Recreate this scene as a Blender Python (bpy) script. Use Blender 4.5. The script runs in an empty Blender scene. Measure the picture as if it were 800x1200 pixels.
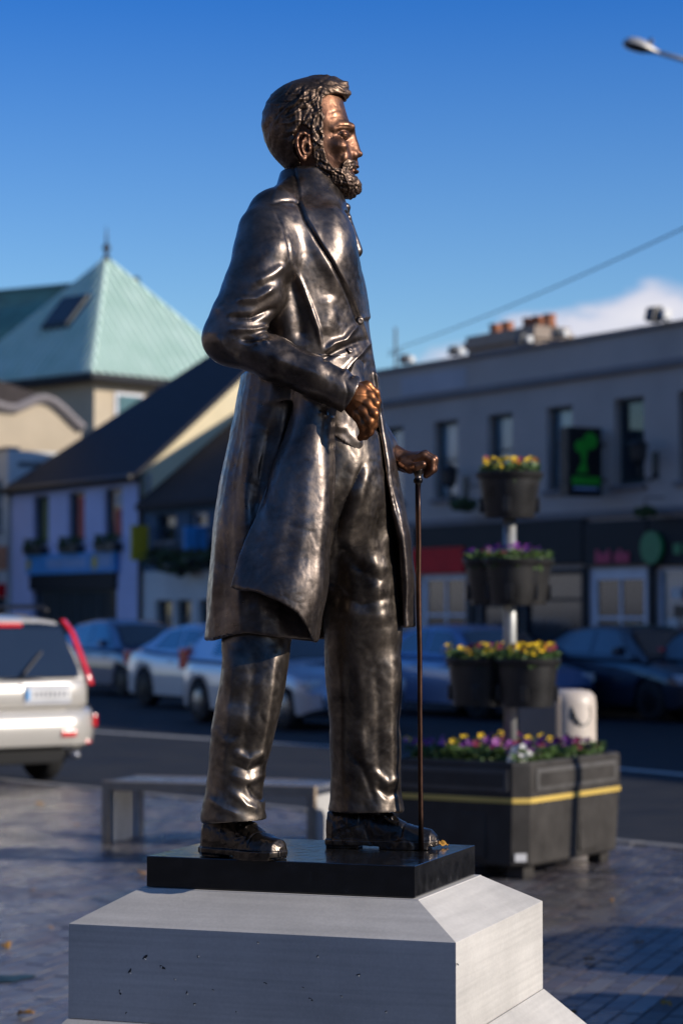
import bpy, bmesh, math, random
import numpy as np
from mathutils import Vector, Matrix
from mathutils.bvhtree import BVHTree
from concurrent.futures import ThreadPoolExecutor

R = math.radians
scene = bpy.context.scene
COL = scene.collection

# ---------------------------------------------------------------- camera
F = 2700.0                       # focal length in pixels of a 1200 px tall picture
TH = math.atan(116 / F)          # slight upward tilt
CAM = np.array([0.0, 0.0, 1.7])
cd = bpy.data.cameras.new('camera')
cam = bpy.data.objects.new('camera', cd)
COL.objects.link(cam)
cam.location = CAM
cam.rotation_euler = (R(90) + TH, 0, 0)
cd.sensor_fit = 'VERTICAL'
cd.sensor_height = 36
cd.lens = 36 * F / 1200
cd.clip_start = 0.1
cd.clip_end = 3000
cd.dof.use_dof = True
cd.dof.focus_distance = 5.33
cd.dof.aperture_fstop = 4.0
cd.dof.aperture_blades = 0
scene.camera = cam

# ---------------------------------------------------------------- light
SUN_EL = 21.0
SX, SY = 0.945, -0.327           # horizontal direction towards the sun
SUN_ROT = math.atan2(SX, SY)
world = bpy.data.worlds.new('World')
scene.world = world
world.use_nodes = True
wn, wl = world.node_tree.nodes, world.node_tree.links
wn.clear()
w_out = wn.new('ShaderNodeOutputWorld')
w_bg = wn.new('ShaderNodeBackground')
w_bg.inputs['Strength'].default_value = 0.13
sky = wn.new('ShaderNodeTexSky')
sky.sky_type = 'NISHITA'
sky.sun_disc = False
sky.sun_elevation = R(SUN_EL)
sky.sun_rotation = SUN_ROT
sky.altitude = 30
sky.air_density = 1.05
sky.dust_density = 0.25
sky.ozone_density = 2.2
# low cumulus near the horizon: noise on the view direction, denser the lower one looks
tc = wn.new('ShaderNodeTexCoord')
sp = wn.new('ShaderNodeSeparateXYZ')
wl.new(tc.outputs['Generated'], sp.inputs[0])
mp = wn.new('ShaderNodeMapping')
mp.inputs['Location'].default_value = (12.262, 4.7, 4.035)
mp.inputs['Scale'].default_value = (1.0, 1.0, 2.1)
wl.new(tc.outputs['Generated'], mp.inputs[0])
nz = wn.new('ShaderNodeTexNoise')
nz.inputs['Scale'].default_value = 8.0
nz.inputs['Detail'].default_value = 7
nz.inputs['Roughness'].default_value = 0.52
wl.new(mp.outputs[0], nz.inputs['Vector'])
elev = wn.new('ShaderNodeMapRange')            # threshold rises with elevation
elev.inputs['From Min'].default_value = 0.075
elev.inputs['From Max'].default_value = 0.175
elev.inputs['To Min'].default_value = 0.38
elev.inputs['To Max'].default_value = 0.74
wl.new(sp.outputs['Z'], elev.inputs['Value'])
sub = wn.new('ShaderNodeMath'); sub.operation = 'SUBTRACT'
wl.new(nz.outputs['Fac'], sub.inputs[0]); wl.new(elev.outputs[0], sub.inputs[1])
cm = wn.new('ShaderNodeMapRange')
cm.inputs['From Min'].default_value = 0.0
cm.inputs['From Max'].default_value = 0.07
wl.new(sub.outputs[0], cm.inputs['Value'])
cr = wn.new('ShaderNodeMapRange')
cr.inputs['From Min'].default_value = 0.02
cr.inputs['From Max'].default_value = 0.22
cr.inputs['To Min'].default_value = 0.35
cr.inputs['To Max'].default_value = 1.0
wl.new(sub.outputs[0], cr.inputs['Value'])
cc = wn.new('ShaderNodeMix'); cc.data_type = 'RGBA'
cc.inputs['A'].default_value = (3.2, 3.7, 5.4, 1)
cc.inputs['B'].default_value = (7.2, 7.0, 7.2, 1)
wl.new(cr.outputs[0], cc.inputs['Factor'])
mx = wn.new('ShaderNodeMix'); mx.data_type = 'RGBA'
sk_tint = wn.new('ShaderNodeMix'); sk_tint.data_type = 'RGBA'; sk_tint.blend_type = 'MULTIPLY'
sk_tint.inputs['Factor'].default_value = 1.0
tr = wn.new('ShaderNodeValToRGB')                 # deeper blue the higher one looks
tr.color_ramp.elements[0].position = 0.0; tr.color_ramp.elements[0].color = (0.95, 0.98, 1.0, 1)
tr.color_ramp.elements[1].position = 1.0; tr.color_ramp.elements[1].color = (0.50, 0.66, 0.88, 1)
for p_, c_ in ((0.11, (0.66, 0.90, 1.16, 1)), (0.26, (0.15, 0.50, 1.10, 1)), (0.5, (0.34, 0.58, 0.96, 1))):
    e_ = tr.color_ramp.elements.new(p_); e_.color = c_
wl.new(sp.outputs['Z'], tr.inputs[0]); wl.new(tr.outputs[0], sk_tint.inputs['B'])
wl.new(sky.outputs[0], sk_tint.inputs['A'])
wl.new(cm.outputs[0], mx.inputs['Factor'])
wl.new(sk_tint.outputs['Result'], mx.inputs['A'])
wl.new(cc.outputs['Result'], mx.inputs['B'])
wl.new(mx.outputs['Result'], w_bg.inputs['Color'])
wl.new(w_bg.outputs[0], w_out.inputs[0])

sd = bpy.data.lights.new('sun', 'SUN')
sd.energy = 5.0
sd.angle = R(0.55)
sd.color = (1.0, 0.91, 0.80)
sun = bpy.data.objects.new('sun', sd)
COL.objects.link(sun)
_sv = Vector((SX * math.cos(R(SUN_EL)), SY * math.cos(R(SUN_EL)), math.sin(R(SUN_EL))))
sun.rotation_euler = _sv.to_track_quat('Z', 'Y').to_euler()
sun.location = (20, -10, 15)

scene.view_settings.view_transform = 'Standard'
scene.view_settings.look = 'None'
scene.view_settings.exposure = 0.0
scene.view_settings.gamma = 1.0
scene.render.engine = 'CYCLES'

# ---------------------------------------------------------------- picture <-> place
_c, _s = math.cos(TH), math.sin(TH)

def ray(px, py):
    x = (px - 400) / F; y = (600 - py) / F
    return np.array([x, _c - y * _s, _s + y * _c])

def at(px, py, D):
    """point on the sight line through (px, py) whose Y is D"""
    d = ray(px, py)
    return CAM + d * (D / d[1])

def ground(px, py, z=0.0):
    d = ray(px, py)
    return CAM + d * ((z - CAM[2]) / d[2])

def project(P):
    P = np.asarray(P, dtype=np.float64) - CAM
    dep = P[..., 1] * _c + P[..., 2] * _s
    up = -P[..., 1] * _s + P[..., 2] * _c
    return 400 + F * P[..., 0] / dep, 600 - F * up / dep

# ---------------------------------------------------------------- objects
def tag(o, label=None, cat=None, group=None, kind=None):
    if label: o['label'] = label
    if cat: o['category'] = cat
    if group: o['group'] = group
    if kind: o['kind'] = kind
    return o

def empty(name, loc=(0, 0, 0), rz=0.0, label=None, cat=None, group=None):
    o = bpy.data.objects.new(name, None)
    o.empty_display_size = 0.2
    COL.objects.link(o)
    o.location = loc
    o.rotation_euler = (0, 0, rz)
    return tag(o, label, cat, group)

def mesh_obj(name, v, f, m=None, parent=None, smooth=False, kind=None, loc=None):
    me = bpy.data.meshes.new(name)
    me.from_pydata([tuple(map(float, p)) for p in v], [], [tuple(int(i) for i in q) for q in f])
    me.update()
    if smooth:
        me.polygons.foreach_set('use_smooth', [True] * len(me.polygons))
    o = bpy.data.objects.new(name, me)
    COL.objects.link(o)
    if m: me.materials.append(m)
    if parent: o.parent = parent
    if loc is not None: o.location = loc
    if kind: o['kind'] = kind
    return o

def big_mesh(name, v, q, m, parent):
    """fast path for numpy quads"""
    me = bpy.data.meshes.new(name)
    me.vertices.add(len(v)); me.vertices.foreach_set('co', v.astype(np.float32).ravel())
    me.loops.add(q.size); me.loops.foreach_set('vertex_index', q.astype(np.int32).ravel())
    me.polygons.add(len(q))
    me.polygons.foreach_set('loop_start', np.arange(0, q.size, 4, dtype=np.int32))
    me.update(calc_edges=True)
    me.validate()
    me.polygons.foreach_set('use_smooth', np.ones(len(me.polygons), dtype=bool))
    o = bpy.data.objects.new(name, me)
    COL.objects.link(o)
    me.materials.append(m)
    o.parent = parent
    return o

def use(name, src, parent=None, loc=None, rot=None, scale=None):
    """another object on the mesh of src"""
    o = bpy.data.objects.new(name, src.data)
    COL.objects.link(o)
    if parent: o.parent = parent
    if loc is not None: o.location = loc
    if rot is not None: o.rotation_euler = rot
    if scale is not None: o.scale = scale
    return o

def copy_tree(o, parent=None):
    c = o.copy(); COL.objects.link(c); c.parent = parent
    for ch in list(o.children):
        copy_tree(ch, c)
    return c

class MB:
    """collects boxes, tubes and lathes into one mesh"""
    def __init__(s): s.v = []; s.f = []
    def add(s, v, f):
        n = len(s.v); s.v += [tuple(map(float, p)) for p in v]; s.f += [tuple(i + n for i in q) for q in f]
        return s
    def box(s, x0, x1, y0, y1, z0, z1, b=0.0):
        if b <= 0:
            v = [(x, y, z) for z in (z0, z1) for y in (y0, y1) for x in (x0, x1)]
            f = [(0, 2, 3, 1), (4, 5, 7, 6), (0, 1, 5, 4), (2, 6, 7, 3), (0, 4, 6, 2), (1, 3, 7, 5)]
            return s.add(v, f)
        bm = bmesh.new()
        bmesh.ops.create_cube(bm, size=1)
        for w in bm.verts:
            w.co = ((x0 + x1) / 2 + w.co.x * (x1 - x0), (y0 + y1) / 2 + w.co.y * (y1 - y0), (z0 + z1) / 2 + w.co.z * (z1 - z0))
        bmesh.ops.bevel(bm, geom=bm.edges[:], offset=b, segments=2, affect='EDGES', profile=0.6)
        bm.verts.index_update()
        s.add([w.co[:] for w in bm.verts], [[w.index for w in q.verts] for q in bm.faces])
        bm.free()
        return s
    def prism(s, poly, y0, y1, axis='y'):
        """poly of (a, b) pairs extruded; axis y: (x,z), axis x: (y,z), axis z: (x,y)"""
        def P(a, b, t):
            return (a, t, b) if axis == 'y' else ((t, a, b) if axis == 'x' else (a, b, t))
        n = len(poly)
        v = [P(a, b, y0) for a, b in poly] + [P(a, b, y1) for a, b in poly]
        f = [tuple(range(n)), tuple(range(2 * n - 1, n - 1, -1))]
        f += [(i, i + n, (i + 1) % n + n, (i + 1) % n) for i in range(n)]
        return s.add(v, f)
    def tube(s, pts, r, n=10, cap=True):
        pts = [Vector(p) for p in pts]
        rs = r if isinstance(r, (list, tuple)) else [r] * len(pts)
        v = []; f = []
        t0 = (pts[1] - pts[0]).normalized()
        up = Vector((0, 0, 1)) if abs(t0.z) < 0.9 else Vector((1, 0, 0))
        u = t0.cross(up).normalized()
        for i, p in enumerate(pts):
            t = (pts[min(i + 1, len(pts) - 1)] - pts[max(i - 1, 0)]).normalized()
            u = (u - t * u.dot(t)).normalized(); w = t.cross(u)
            for k in range(n):
                a = 2 * math.pi * k / n
                v.append(p + (u * math.cos(a) + w * math.sin(a)) * rs[i])
        for i in range(len(pts) - 1):
            for k in range(n):
                k2 = (k + 1) % n
                f.append((i * n + k, (i + 1) * n + k, (i + 1) * n + k2, i * n + k2))
        if cap:
            f.append(tuple(range(n))); f.append(tuple(range((len(pts) - 1) * n + n - 1, (len(pts) - 1) * n - 1, -1)))
        return s.add(v, f)
    def lathe(s, prof, cx=0, cy=0, cz=0, n=24, sx=1.0, sy=1.0, a0=0.0, a1=2 * math.pi):
        """prof: (radius, z)"""
        full = abs(a1 - a0 - 2 * math.pi) < 1e-6
        m = n if full else n + 1
        v = [(cx + r * sx * math.cos(a0 + (a1 - a0) * k / n), cy + r * sy * math.sin(a0 + (a1 - a0) * k / n), cz + z) for r, z in prof for k in range(m)]
        f = []
        for i in range(len(prof) - 1):
            for k in range(n):
                k2 = (k + 1) % m if full else k + 1
                f.append((i * m + k, i * m + k2, (i + 1) * m + k2, (i + 1) * m + k))
        if full:
            if prof[0][0] > 1e-4: f.append(tuple(range(m - 1, -1, -1)))
            if prof[-1][0] > 1e-4: f.append(tuple((len(prof) - 1) * m + k for k in range(m)))
        return s.add(v, f)
    def xf(s, M):
        s.v = [tuple(M @ Vector(p)) for p in s.v]; return s
    def build(s, name, m=None, parent=None, smooth=False, kind=None, loc=None):
        return mesh_obj(name, s.v, s.f, m, parent, smooth, kind, loc)

# ---------------------------------------------------------------- materials
def mat(name, color, rough=0.6, metallic=0.0, var=0.12, vscale=3.0, bump=0.0, bscale=40.0,
        coat=0.0, coat_rough=0.1, rvar=0.0, color2=None, thr=None, trans=0.0, worldpos=False, emis=None, spec=0.5, bdist=0.004, ior=None):
    m = bpy.data.materials.new(name)
    m.use_nodes = True
    nt = m.node_tree; n = nt.nodes; l = nt.links
    b = n['Principled BSDF']
    b.inputs['Roughness'].default_value = rough
    b.inputs['Metallic'].default_value = metallic
    b.inputs['Coat Weight'].default_value = coat
    b.inputs['Coat Roughness'].default_value = coat_rough
    b.inputs['Specular IOR Level'].default_value = spec
    if ior: b.inputs['IOR'].default_value = ior
    b.inputs['Transmission Weight'].default_value = trans
    if emis:
        b.inputs['Emission Color'].default_value = (*emis[:3], 1)
        b.inputs['Emission Strength'].default_value = emis[3]
    t = n.new('ShaderNodeTexCoord')
    nz = n.new('ShaderNodeTexNoise'); nz.inputs['Scale'].default_value = vscale
    nz.inputs['Detail'].default_value = 6; nz.inputs['Roughness'].default_value = 0.6
    if worldpos:
        gp = n.new('ShaderNodeNewGeometry'); l.new(gp.outputs['Position'], nz.inputs['Vector'])
    else:
        l.new(t.outputs['Object'], nz.inputs['Vector'])
    ramp = n.new('ShaderNodeMix'); ramp.data_type = 'RGBA'
    c2 = color2 if color2 else tuple(c * (1 + var) for c in color)
    c1 = color if color2 else tuple(c * (1 - var) for c in color)
    ramp.inputs['A'].default_value = (*c1, 1); ramp.inputs['B'].default_value = (*c2, 1)
    mr = n.new('ShaderNodeMapRange')
    lo, hi = thr if thr else (0.3, 0.7)
    mr.inputs['From Min'].default_value = lo; mr.inputs['From Max'].default_value = hi
    l.new(nz.outputs['Fac'], mr.inputs['Value'])
    l.new(mr.outputs[0], ramp.inputs['Factor'])
    l.new(ramp.outputs['Result'], b.inputs['Base Color'])
    if rvar:
        m2 = n.new('ShaderNodeMapRange')
        m2.inputs['From Min'].default_value = 0.3; m2.inputs['From Max'].default_value = 0.7
        m2.inputs['To Min'].default_value = max(rough - rvar, 0.03); m2.inputs['To Max'].default_value = min(rough + rvar, 1)
        l.new(nz.outputs['Fac'], m2.inputs['Value']); l.new(m2.outputs[0], b.inputs['Roughness'])
    if bump:
        n2 = n.new('ShaderNodeTexNoise'); n2.inputs['Scale'].default_value = bscale
        n2.inputs['Detail'].default_value = 5
        l.new(t.outputs['Object'], n2.inputs['Vector'])
        bp = n.new('ShaderNodeBump'); bp.inputs['Strength'].default_value = bump; bp.inputs['Distance'].default_value = bdist
        l.new(n2.outputs['Fac'], bp.inputs['Height']); l.new(bp.outputs[0], b.inputs['Normal'])
    return m
# ================================================================ statue
# The figure is grown as signed-distance volumes (one per cast part) and meshed with surface nets.
D0 = 5.45
PL_TOP = 1.1

def bronze(name, base, hi, dark, rough=0.39):
    m = bpy.data.materials.new(name); m.use_nodes = True
    n = m.node_tree.nodes; l = m.node_tree.links
    b = n['Principled BSDF']
    b.inputs['Metallic'].default_value = 0.92
    b.inputs['Coat Weight'].default_value = 0.08
    b.inputs['Coat Roughness'].default_value = 0.22
    t = n.new('ShaderNodeTexCoord')
    g = n.new('ShaderNodeNewGeometry')
    n1 = n.new('ShaderNodeTexNoise'); n1.inputs['Scale'].default_value = 7; n1.inputs['Detail'].default_value = 8; n1.inputs['Roughness'].default_value = 0.62
    n1.inputs['Distortion'].default_value = 0.6
    l.new(t.outputs['Object'], n1.inputs['Vector'])
    n2 = n.new('ShaderNodeTexNoise'); n2.inputs['Scale'].default_value = 55; n2.inputs['Detail'].default_value = 6
    l.new(t.outputs['Object'], n2.inputs['Vector'])
    mr = n.new('ShaderNodeMapRange'); mr.inputs['From Min'].default_value = 0.34; mr.inputs['From Max'].default_value = 0.68
    l.new(n1.outputs['Fac'], mr.inputs['Value'])
    c = n.new('ShaderNodeMix'); c.data_type = 'RGBA'
    c.inputs['A'].default_value = (*base, 1); c.inputs['B'].default_value = (*hi, 1)
    l.new(mr.outputs[0], c.inputs['Factor'])
    # dark wax in hollows, also darkened to deepen their shade; edges are rubbed
    pt = n.new('ShaderNodeMapRange'); pt.inputs['From Min'].default_value = 0.44; pt.inputs['From Max'].default_value = 0.515
    l.new(g.outputs['Pointiness'], pt.inputs['Value'])
    c2 = n.new('ShaderNodeMix'); c2.data_type = 'RGBA'
    c2.inputs['A'].default_value = (*dark, 1)
    l.new(pt.outputs[0], c2.inputs['Factor']); l.new(c.outputs['Result'], c2.inputs['B'])
    l.new(c2.outputs['Result'], b.inputs['Base Color'])
    rr = n.new('ShaderNodeMapRange'); rr.inputs['From Min'].default_value = 0.3; rr.inputs['From Max'].default_value = 0.7
    rr.inputs['To Min'].default_value = rough - 0.07; rr.inputs['To Max'].default_value = rough + 0.12
    l.new(n2.outputs['Fac'], rr.inputs['Value']); l.new(rr.outputs[0], b.inputs['Roughness'])
    bp = n.new('ShaderNodeBump'); bp.inputs['Strength'].default_value = 0.22; bp.inputs['Distance'].default_value = 0.002
    l.new(n2.outputs['Fac'], bp.inputs['Height']); l.new(bp.outputs[0], b.inputs['Normal'])
    return m

M_coat = bronze('bronze_dark', (0.052, 0.041, 0.035), (0.26, 0.21, 0.178), (0.010, 0.008, 0.008), .335)
M_trou = bronze('bronze_brown', (0.048, 0.038, 0.032), (0.25, 0.205, 0.165), (0.009, 0.008, 0.007), .35)
M_skin = bronze('bronze_copper', (0.11, 0.052, 0.033), (0.26, 0.13, 0.075), (0.022, 0.012, 0.009), 0.42)
M_hand = bronze('bronze_rubbed', (0.13, 0.05, 0.024), (0.34, 0.135, 0.05), (0.02, 0.009, 0.007), 0.43)
M_hair = bronze('bronze_hair', (0.060, 0.040, 0.030), (0.24, 0.16, 0.11), (0.010, 0.008, 0.007), 0.46)
M_shoe = bronze('bronze_black', (0.05, 0.042, 0.036), (0.10, 0.08, 0.065), (0.02, 0.017, 0.014), 0.3)

class Grid:
    def __init__(s, px0, px1, py0, py1, w0, w1, h):
        A = [at(px, py, D0 + w) for px in (px0, px1) for py in (py0, py1) for w in (w0, w1)]
        A = np.array(A); lo = A.min(0) - 2 * h; hi = A.max(0) + 2 * h
        lo[1] = D0 + w0 - 2 * h; hi[1] = D0 + w1 + 2 * h
        s.h = h; s.o = lo
        s.n = np.ceil((hi - lo) / h).astype(int) + 1
        s.x = (lo[0] + h * np.arange(s.n[0])).astype(np.float32)
        s.y = (lo[1] + h * np.arange(s.n[1])).astype(np.float32)
        s.z = (lo[2] + h * np.arange(s.n[2])).astype(np.float32)
        s.d = np.full(tuple(s.n), 1.0, np.float32)
    def sub(s, lo, hi):
        i0 = np.clip(np.floor((np.asarray(lo) - s.o) / s.h).astype(int), 0, s.n)
        i1 = np.clip(np.ceil((np.asarray(hi) - s.o) / s.h).astype(int) + 1, 0, s.n)
        sl = tuple(slice(a, b) for a, b in zip(i0, i1))
        return sl, s.x[sl[0]][:, None, None], s.y[sl[1]][None, :, None], s.z[sl[2]][None, None, :]
    def put(s, sl, d, k=0.0, op='add'):
        a = s.d[sl]
        if op == 'add':
            if k > 0:
                hh = np.clip(0.5 + 0.5 * (a - d) / k, 0, 1)
                a[...] = a + (d - a) * hh - k * hh * (1 - hh)
            else:
                np.minimum(a, d, out=a)
        elif op == 'cut':
            d = -d
            if k > 0:
                hh = np.clip(0.5 - 0.5 * (a - d) / k, 0, 1)
                a[...] = a + (d - a) * hh + k * hh * (1 - hh)
            else:
                np.maximum(a, d, out=a)
    # ---- primitives; points are (px, py, w) picture-sized coordinates
    def cone(s, p0, p1, r0, r1, k=0.0, op='add', sq=1.0, cap=False):
        a = at(p0[0], p0[1], D0 + p0[2]); b = at(p1[0], p1[1], D0 + p1[2])
        m = max(r0, r1) + max(k, 0.0) * 1.3 + 2 * s.h + 0.004
        sl, X, Y, Z = s.sub(np.minimum(a, b) - m, np.maximum(a, b) + m)
        ab = b - a; L = float(ab @ ab) + 1e-12
        t = np.clip(((X - a[0]) * ab[0] + (Y - a[1]) * ab[1] + (Z - a[2]) * ab[2]) / L, 0, 1)
        dx = X - a[0] - t * ab[0]; dy = (Y - a[1] - t * ab[1]) / sq; dz = Z - a[2] - t * ab[2]
        d = np.sqrt(dx * dx + dy * dy + dz * dz) - (r0 + (r1 - r0) * t)
        if cap:
            tt = ((X - a[0]) * ab[0] + (Y - a[1]) * ab[1] + (Z - a[2]) * ab[2]) / math.sqrt(L) - math.sqrt(L)
            d = np.maximum(d, tt)
        s.put(sl, d.astype(np.float32), k, op)
    def chain(s, pts, k=0.0, op='add'):
        for a, b in zip(pts[:-1], pts[1:]):
            s.cone(a[:3], b[:3], a[3], b[3], k, op)
    def ell(s, p, r, k=0.0, op='add', rot=0.0, yaw=0.0):
        """ellipsoid, r=(rx, ry(depth), rz) metres, rot in the picture plane, yaw about the vertical"""
        c = at(p[0], p[1], D0 + p[2]); m = max(r) + k * 1.3 + 2 * s.h
        sl, X, Y, Z = s.sub(c - m, c + m)
        x = X - c[0]; y = Y - c[1]; z = Z - c[2]
        if yaw:
            cy, sy = math.cos(yaw), math.sin(yaw); x, y = x * cy + y * sy, -x * sy + y * cy
        if rot:
            cr_, sr = math.cos(rot), math.sin(rot); x, z = x * cr_ + z * sr, -x * sr + z * cr_
        q = np.sqrt((x / r[0]) ** 2 + (y / r[1]) ** 2 + (z / r[2]) ** 2)
        g = np.sqrt((x / r[0] ** 2) ** 2 + (y / r[1] ** 2) ** 2 + (z / r[2] ** 2) ** 2) + 1e-6
        s.put(sl, (q * (q - 1) / g).astype(np.float32), k, op)
    def slices(s, tab, k=0.0, op='add', p=2.3, pf=None, cf=0.5, sm=0.012, ztop=0.02, off=0.0, lo_open=False):
        """stack of horizontal cross-sections: rows (py, pxL, pxR, wc, half_depth)"""
        tab = sorted(tab, key=lambda r: -r[0])
        Z = np.array([at(400, r[0], D0 + r[3])[2] for r in tab])
        XL = np.array([at(r[1], r[0], D0 + r[3])[0] for r in tab])
        XR = np.array([at(r[2], r[0], D0 + r[3])[0] for r in tab])
        W = np.array([D0 + r[3] for r in tab]); B = np.array([r[4] for r in tab])
        zz = s.z
        n = max(int(sm / s.h), 1); ker = np.exp(-0.5 * (np.arange(-2 * n, 2 * n + 1) / n) ** 2); ker /= ker.sum()
        def ip(a):
            zp = np.concatenate([zz[0] + s.h * np.arange(-2 * n, 0), zz, zz[-1] + s.h * np.arange(1, 2 * n + 1)])
            return np.convolve(np.interp(zp, Z, a), ker, 'valid')
        xl, xr, w, b = ip(XL), ip(XR), ip(W), ip(B)
        m = 0.03
        i0 = int(np.searchsorted(zz, Z[0] - m)); i1 = int(np.searchsorted(zz, Z[-1] + m))
        sl, X, Y, ZZ = s.sub((XL.min() - m - .02, (W - B).min() - m - .02, zz[i0]), (XR.max() + m + .02, (W + B).max() + m + .02, zz[min(i1, len(zz) - 1)]))
        zi = slice(sl[2].start, sl[2].stop)
        xl, xr, w, b = [q[zi][None, None, :] for q in (xl, xr, w, b)]
        c = xl + (xr - xl) * cf
        x = X - c; ab_ = c - xl; af = xr - c
        a = np.where(x < 0, ab_, af); y = Y - w
        pp = p if pf is None else np.where(x < 0, p, pf)
        q = (np.abs(x / a) ** pp + np.abs(y / b) ** pp + 1e-9) ** (1 / pp)
        L = np.sqrt(x * x + y * y)
        d = L * (1 - 1 / np.maximum(q, 1e-3))
        d = np.where(q < 0.35, -0.6 * np.minimum(a, b), d)
        cap = np.maximum(Z[0] - ZZ, ZZ - Z[-1])
        d = np.maximum(d, cap) - off
        s.put(sl, d.astype(np.float32), k, op)
    def sheet(s, levels, r, k=0.0, hem=None, sm=0.02, rtop=None):
        """thin cloth: plan-view polylines at several heights; levels: (py, [(px, w), ...])"""
        def refine(P):
            P = np.array(P, float)
            for _ in range(2):
                Q = [P[0]]
                for a, b in zip(P[:-1], P[1:]):
                    Q += [0.75 * a + 0.25 * b, 0.25 * a + 0.75 * b]
                Q.append(P[-1]); P = np.array(Q)
                if _ == 1: break
            return P
        levels = sorted(levels, key=lambda r_: -r_[0])
        Z = np.array([at(400, q[0], D0)[2] for q in levels]); PL = []
        for py, pts in levels:
            P = refine([(at(px, py, D0 + w)[0], D0 + w) for px, w in pts]); PL.append(P)
        # resample evenly
        N = 30; RS = []
        for P in PL:
            t = np.concatenate([[0], np.cumsum(np.hypot(*np.diff(P, axis=0).T))]); u = np.linspace(0, t[-1], N)
            RS.append(np.stack([np.interp(u, t, P[:, 0]), np.interp(u, t, P[:, 1])], 1))
        RS = np.array(RS)                                         # level, N, 2
        zz = s.z; m = r + 0.02
        i0 = int(np.searchsorted(zz, Z[0])); i1 = int(np.searchsorted(zz, Z[-1]))
        lo = (RS[..., 0].min() - m, RS[..., 1].min() - m, zz[i0]); hi = (RS[..., 0].max() + m, RS[..., 1].max() + m, zz[min(i1, len(zz) - 1)])
        sl, X, Y, ZZ = s.sub(lo, hi)
        zs = s.z[sl[2]]
        n = max(int(sm / s.h), 1); ker = np.exp(-0.5 * (np.arange(-2 * n, 2 * n + 1) / n) ** 2); ker /= ker.sum()
        zp = np.concatenate([zs[0] + s.h * np.arange(-2 * n, 0), zs, zs[-1] + s.h * np.arange(1, 2 * n + 1)])
        C = np.empty((N, 2, len(zs)), np.float32)
        for i in range(N):
            for j in range(2):
                C[i, j] = np.convolve(np.interp(zp, Z, RS[:, i, j]), ker, 'valid')
        best = np.full((X.shape[0], Y.shape[1], len(zs)), 1.0, np.float32)
        for i in range(N - 1):
            ax, ay, bx, by = C[i, 0], C[i, 1], C[i + 1, 0], C[i + 1, 1]
            # local box
            xa = int(max(np.floor((min(ax.min(), bx.min()) - 0.05 - X[0, 0, 0]) / s.h), 0)); xb = int(np.ceil((max(ax.max(), bx.max()) + 0.05 - X[0, 0, 0]) / s.h)) + 1
            ya = int(max(np.floor((min(ay.min(), by.min()) - 0.05 - Y[0, 0, 0]) / s.h), 0)); yb = int(np.ceil((max(ay.max(), by.max()) + 0.05 - Y[0, 0, 0]) / s.h)) + 1
            Xs = X[xa:xb]; Ys = Y[:, ya:yb]
            dx, dy = bx - ax, by - ay; L = dx * dx + dy * dy + 1e-9
            t = np.clip(((Xs - ax) * dx + (Ys - ay) * dy) / L, 0, 1)
            d2 = (Xs - ax - t * dx) ** 2 + (Ys - ay - t * dy) ** 2
            v = best[xa:xb, ya:yb]; np.minimum(v, d2, out=v)
        d = np.sqrt(best) - r
        d = np.maximum(d, np.maximum(Z[0] - ZZ, ZZ - Z[-1]))
        if hem is not None:
            hx = np.array([at(px, py, D0 - .2)[0] for px, py in hem]); hz = np.array([at(px, py, D0 - .2)[2] for px, py in hem])
            zc = np.interp(X[:, 0, 0], hx, hz)[:, None, None]
            d = np.maximum(d, (zc - ZZ) * 0.8)
        s.put(sl, d.astype(np.float32), k)
    def cut_plane(s, a, b, side, w=0.0, w0=-9, w1=9):
        """remove what lies on one side of the picture line a-b (side=+1 removes below)"""
        A = at(a[0], a[1], D0 + w); B = at(b[0], b[1], D0 + w)
        t = np.array([B[0] - A[0], B[2] - A[2]]); t /= np.hypot(*t); nn = np.array([t[1], -t[0]])   # right-hand of direction
        if nn[1] > 0: nn = -nn
        nn = nn * side
        d = (s.x[:, None, None] - A[0]) * nn[0] + (s.z[None, None, :] - A[2]) * nn[1]
        s.d[...] = np.maximum(s.d, np.broadcast_to(d, s.d.shape).astype(np.float32))

EDG = [((0,0,0),(1,0,0)),((0,1,0),(1,1,0)),((0,0,1),(1,0,1)),((0,1,1),(1,1,1)),
       ((0,0,0),(0,1,0)),((1,0,0),(1,1,0)),((0,0,1),(0,1,1)),((1,0,1),(1,1,1)),
       ((0,0,0),(0,0,1)),((1,0,0),(1,0,1)),((0,1,0),(0,1,1)),((1,1,0),(1,1,1))]

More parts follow.
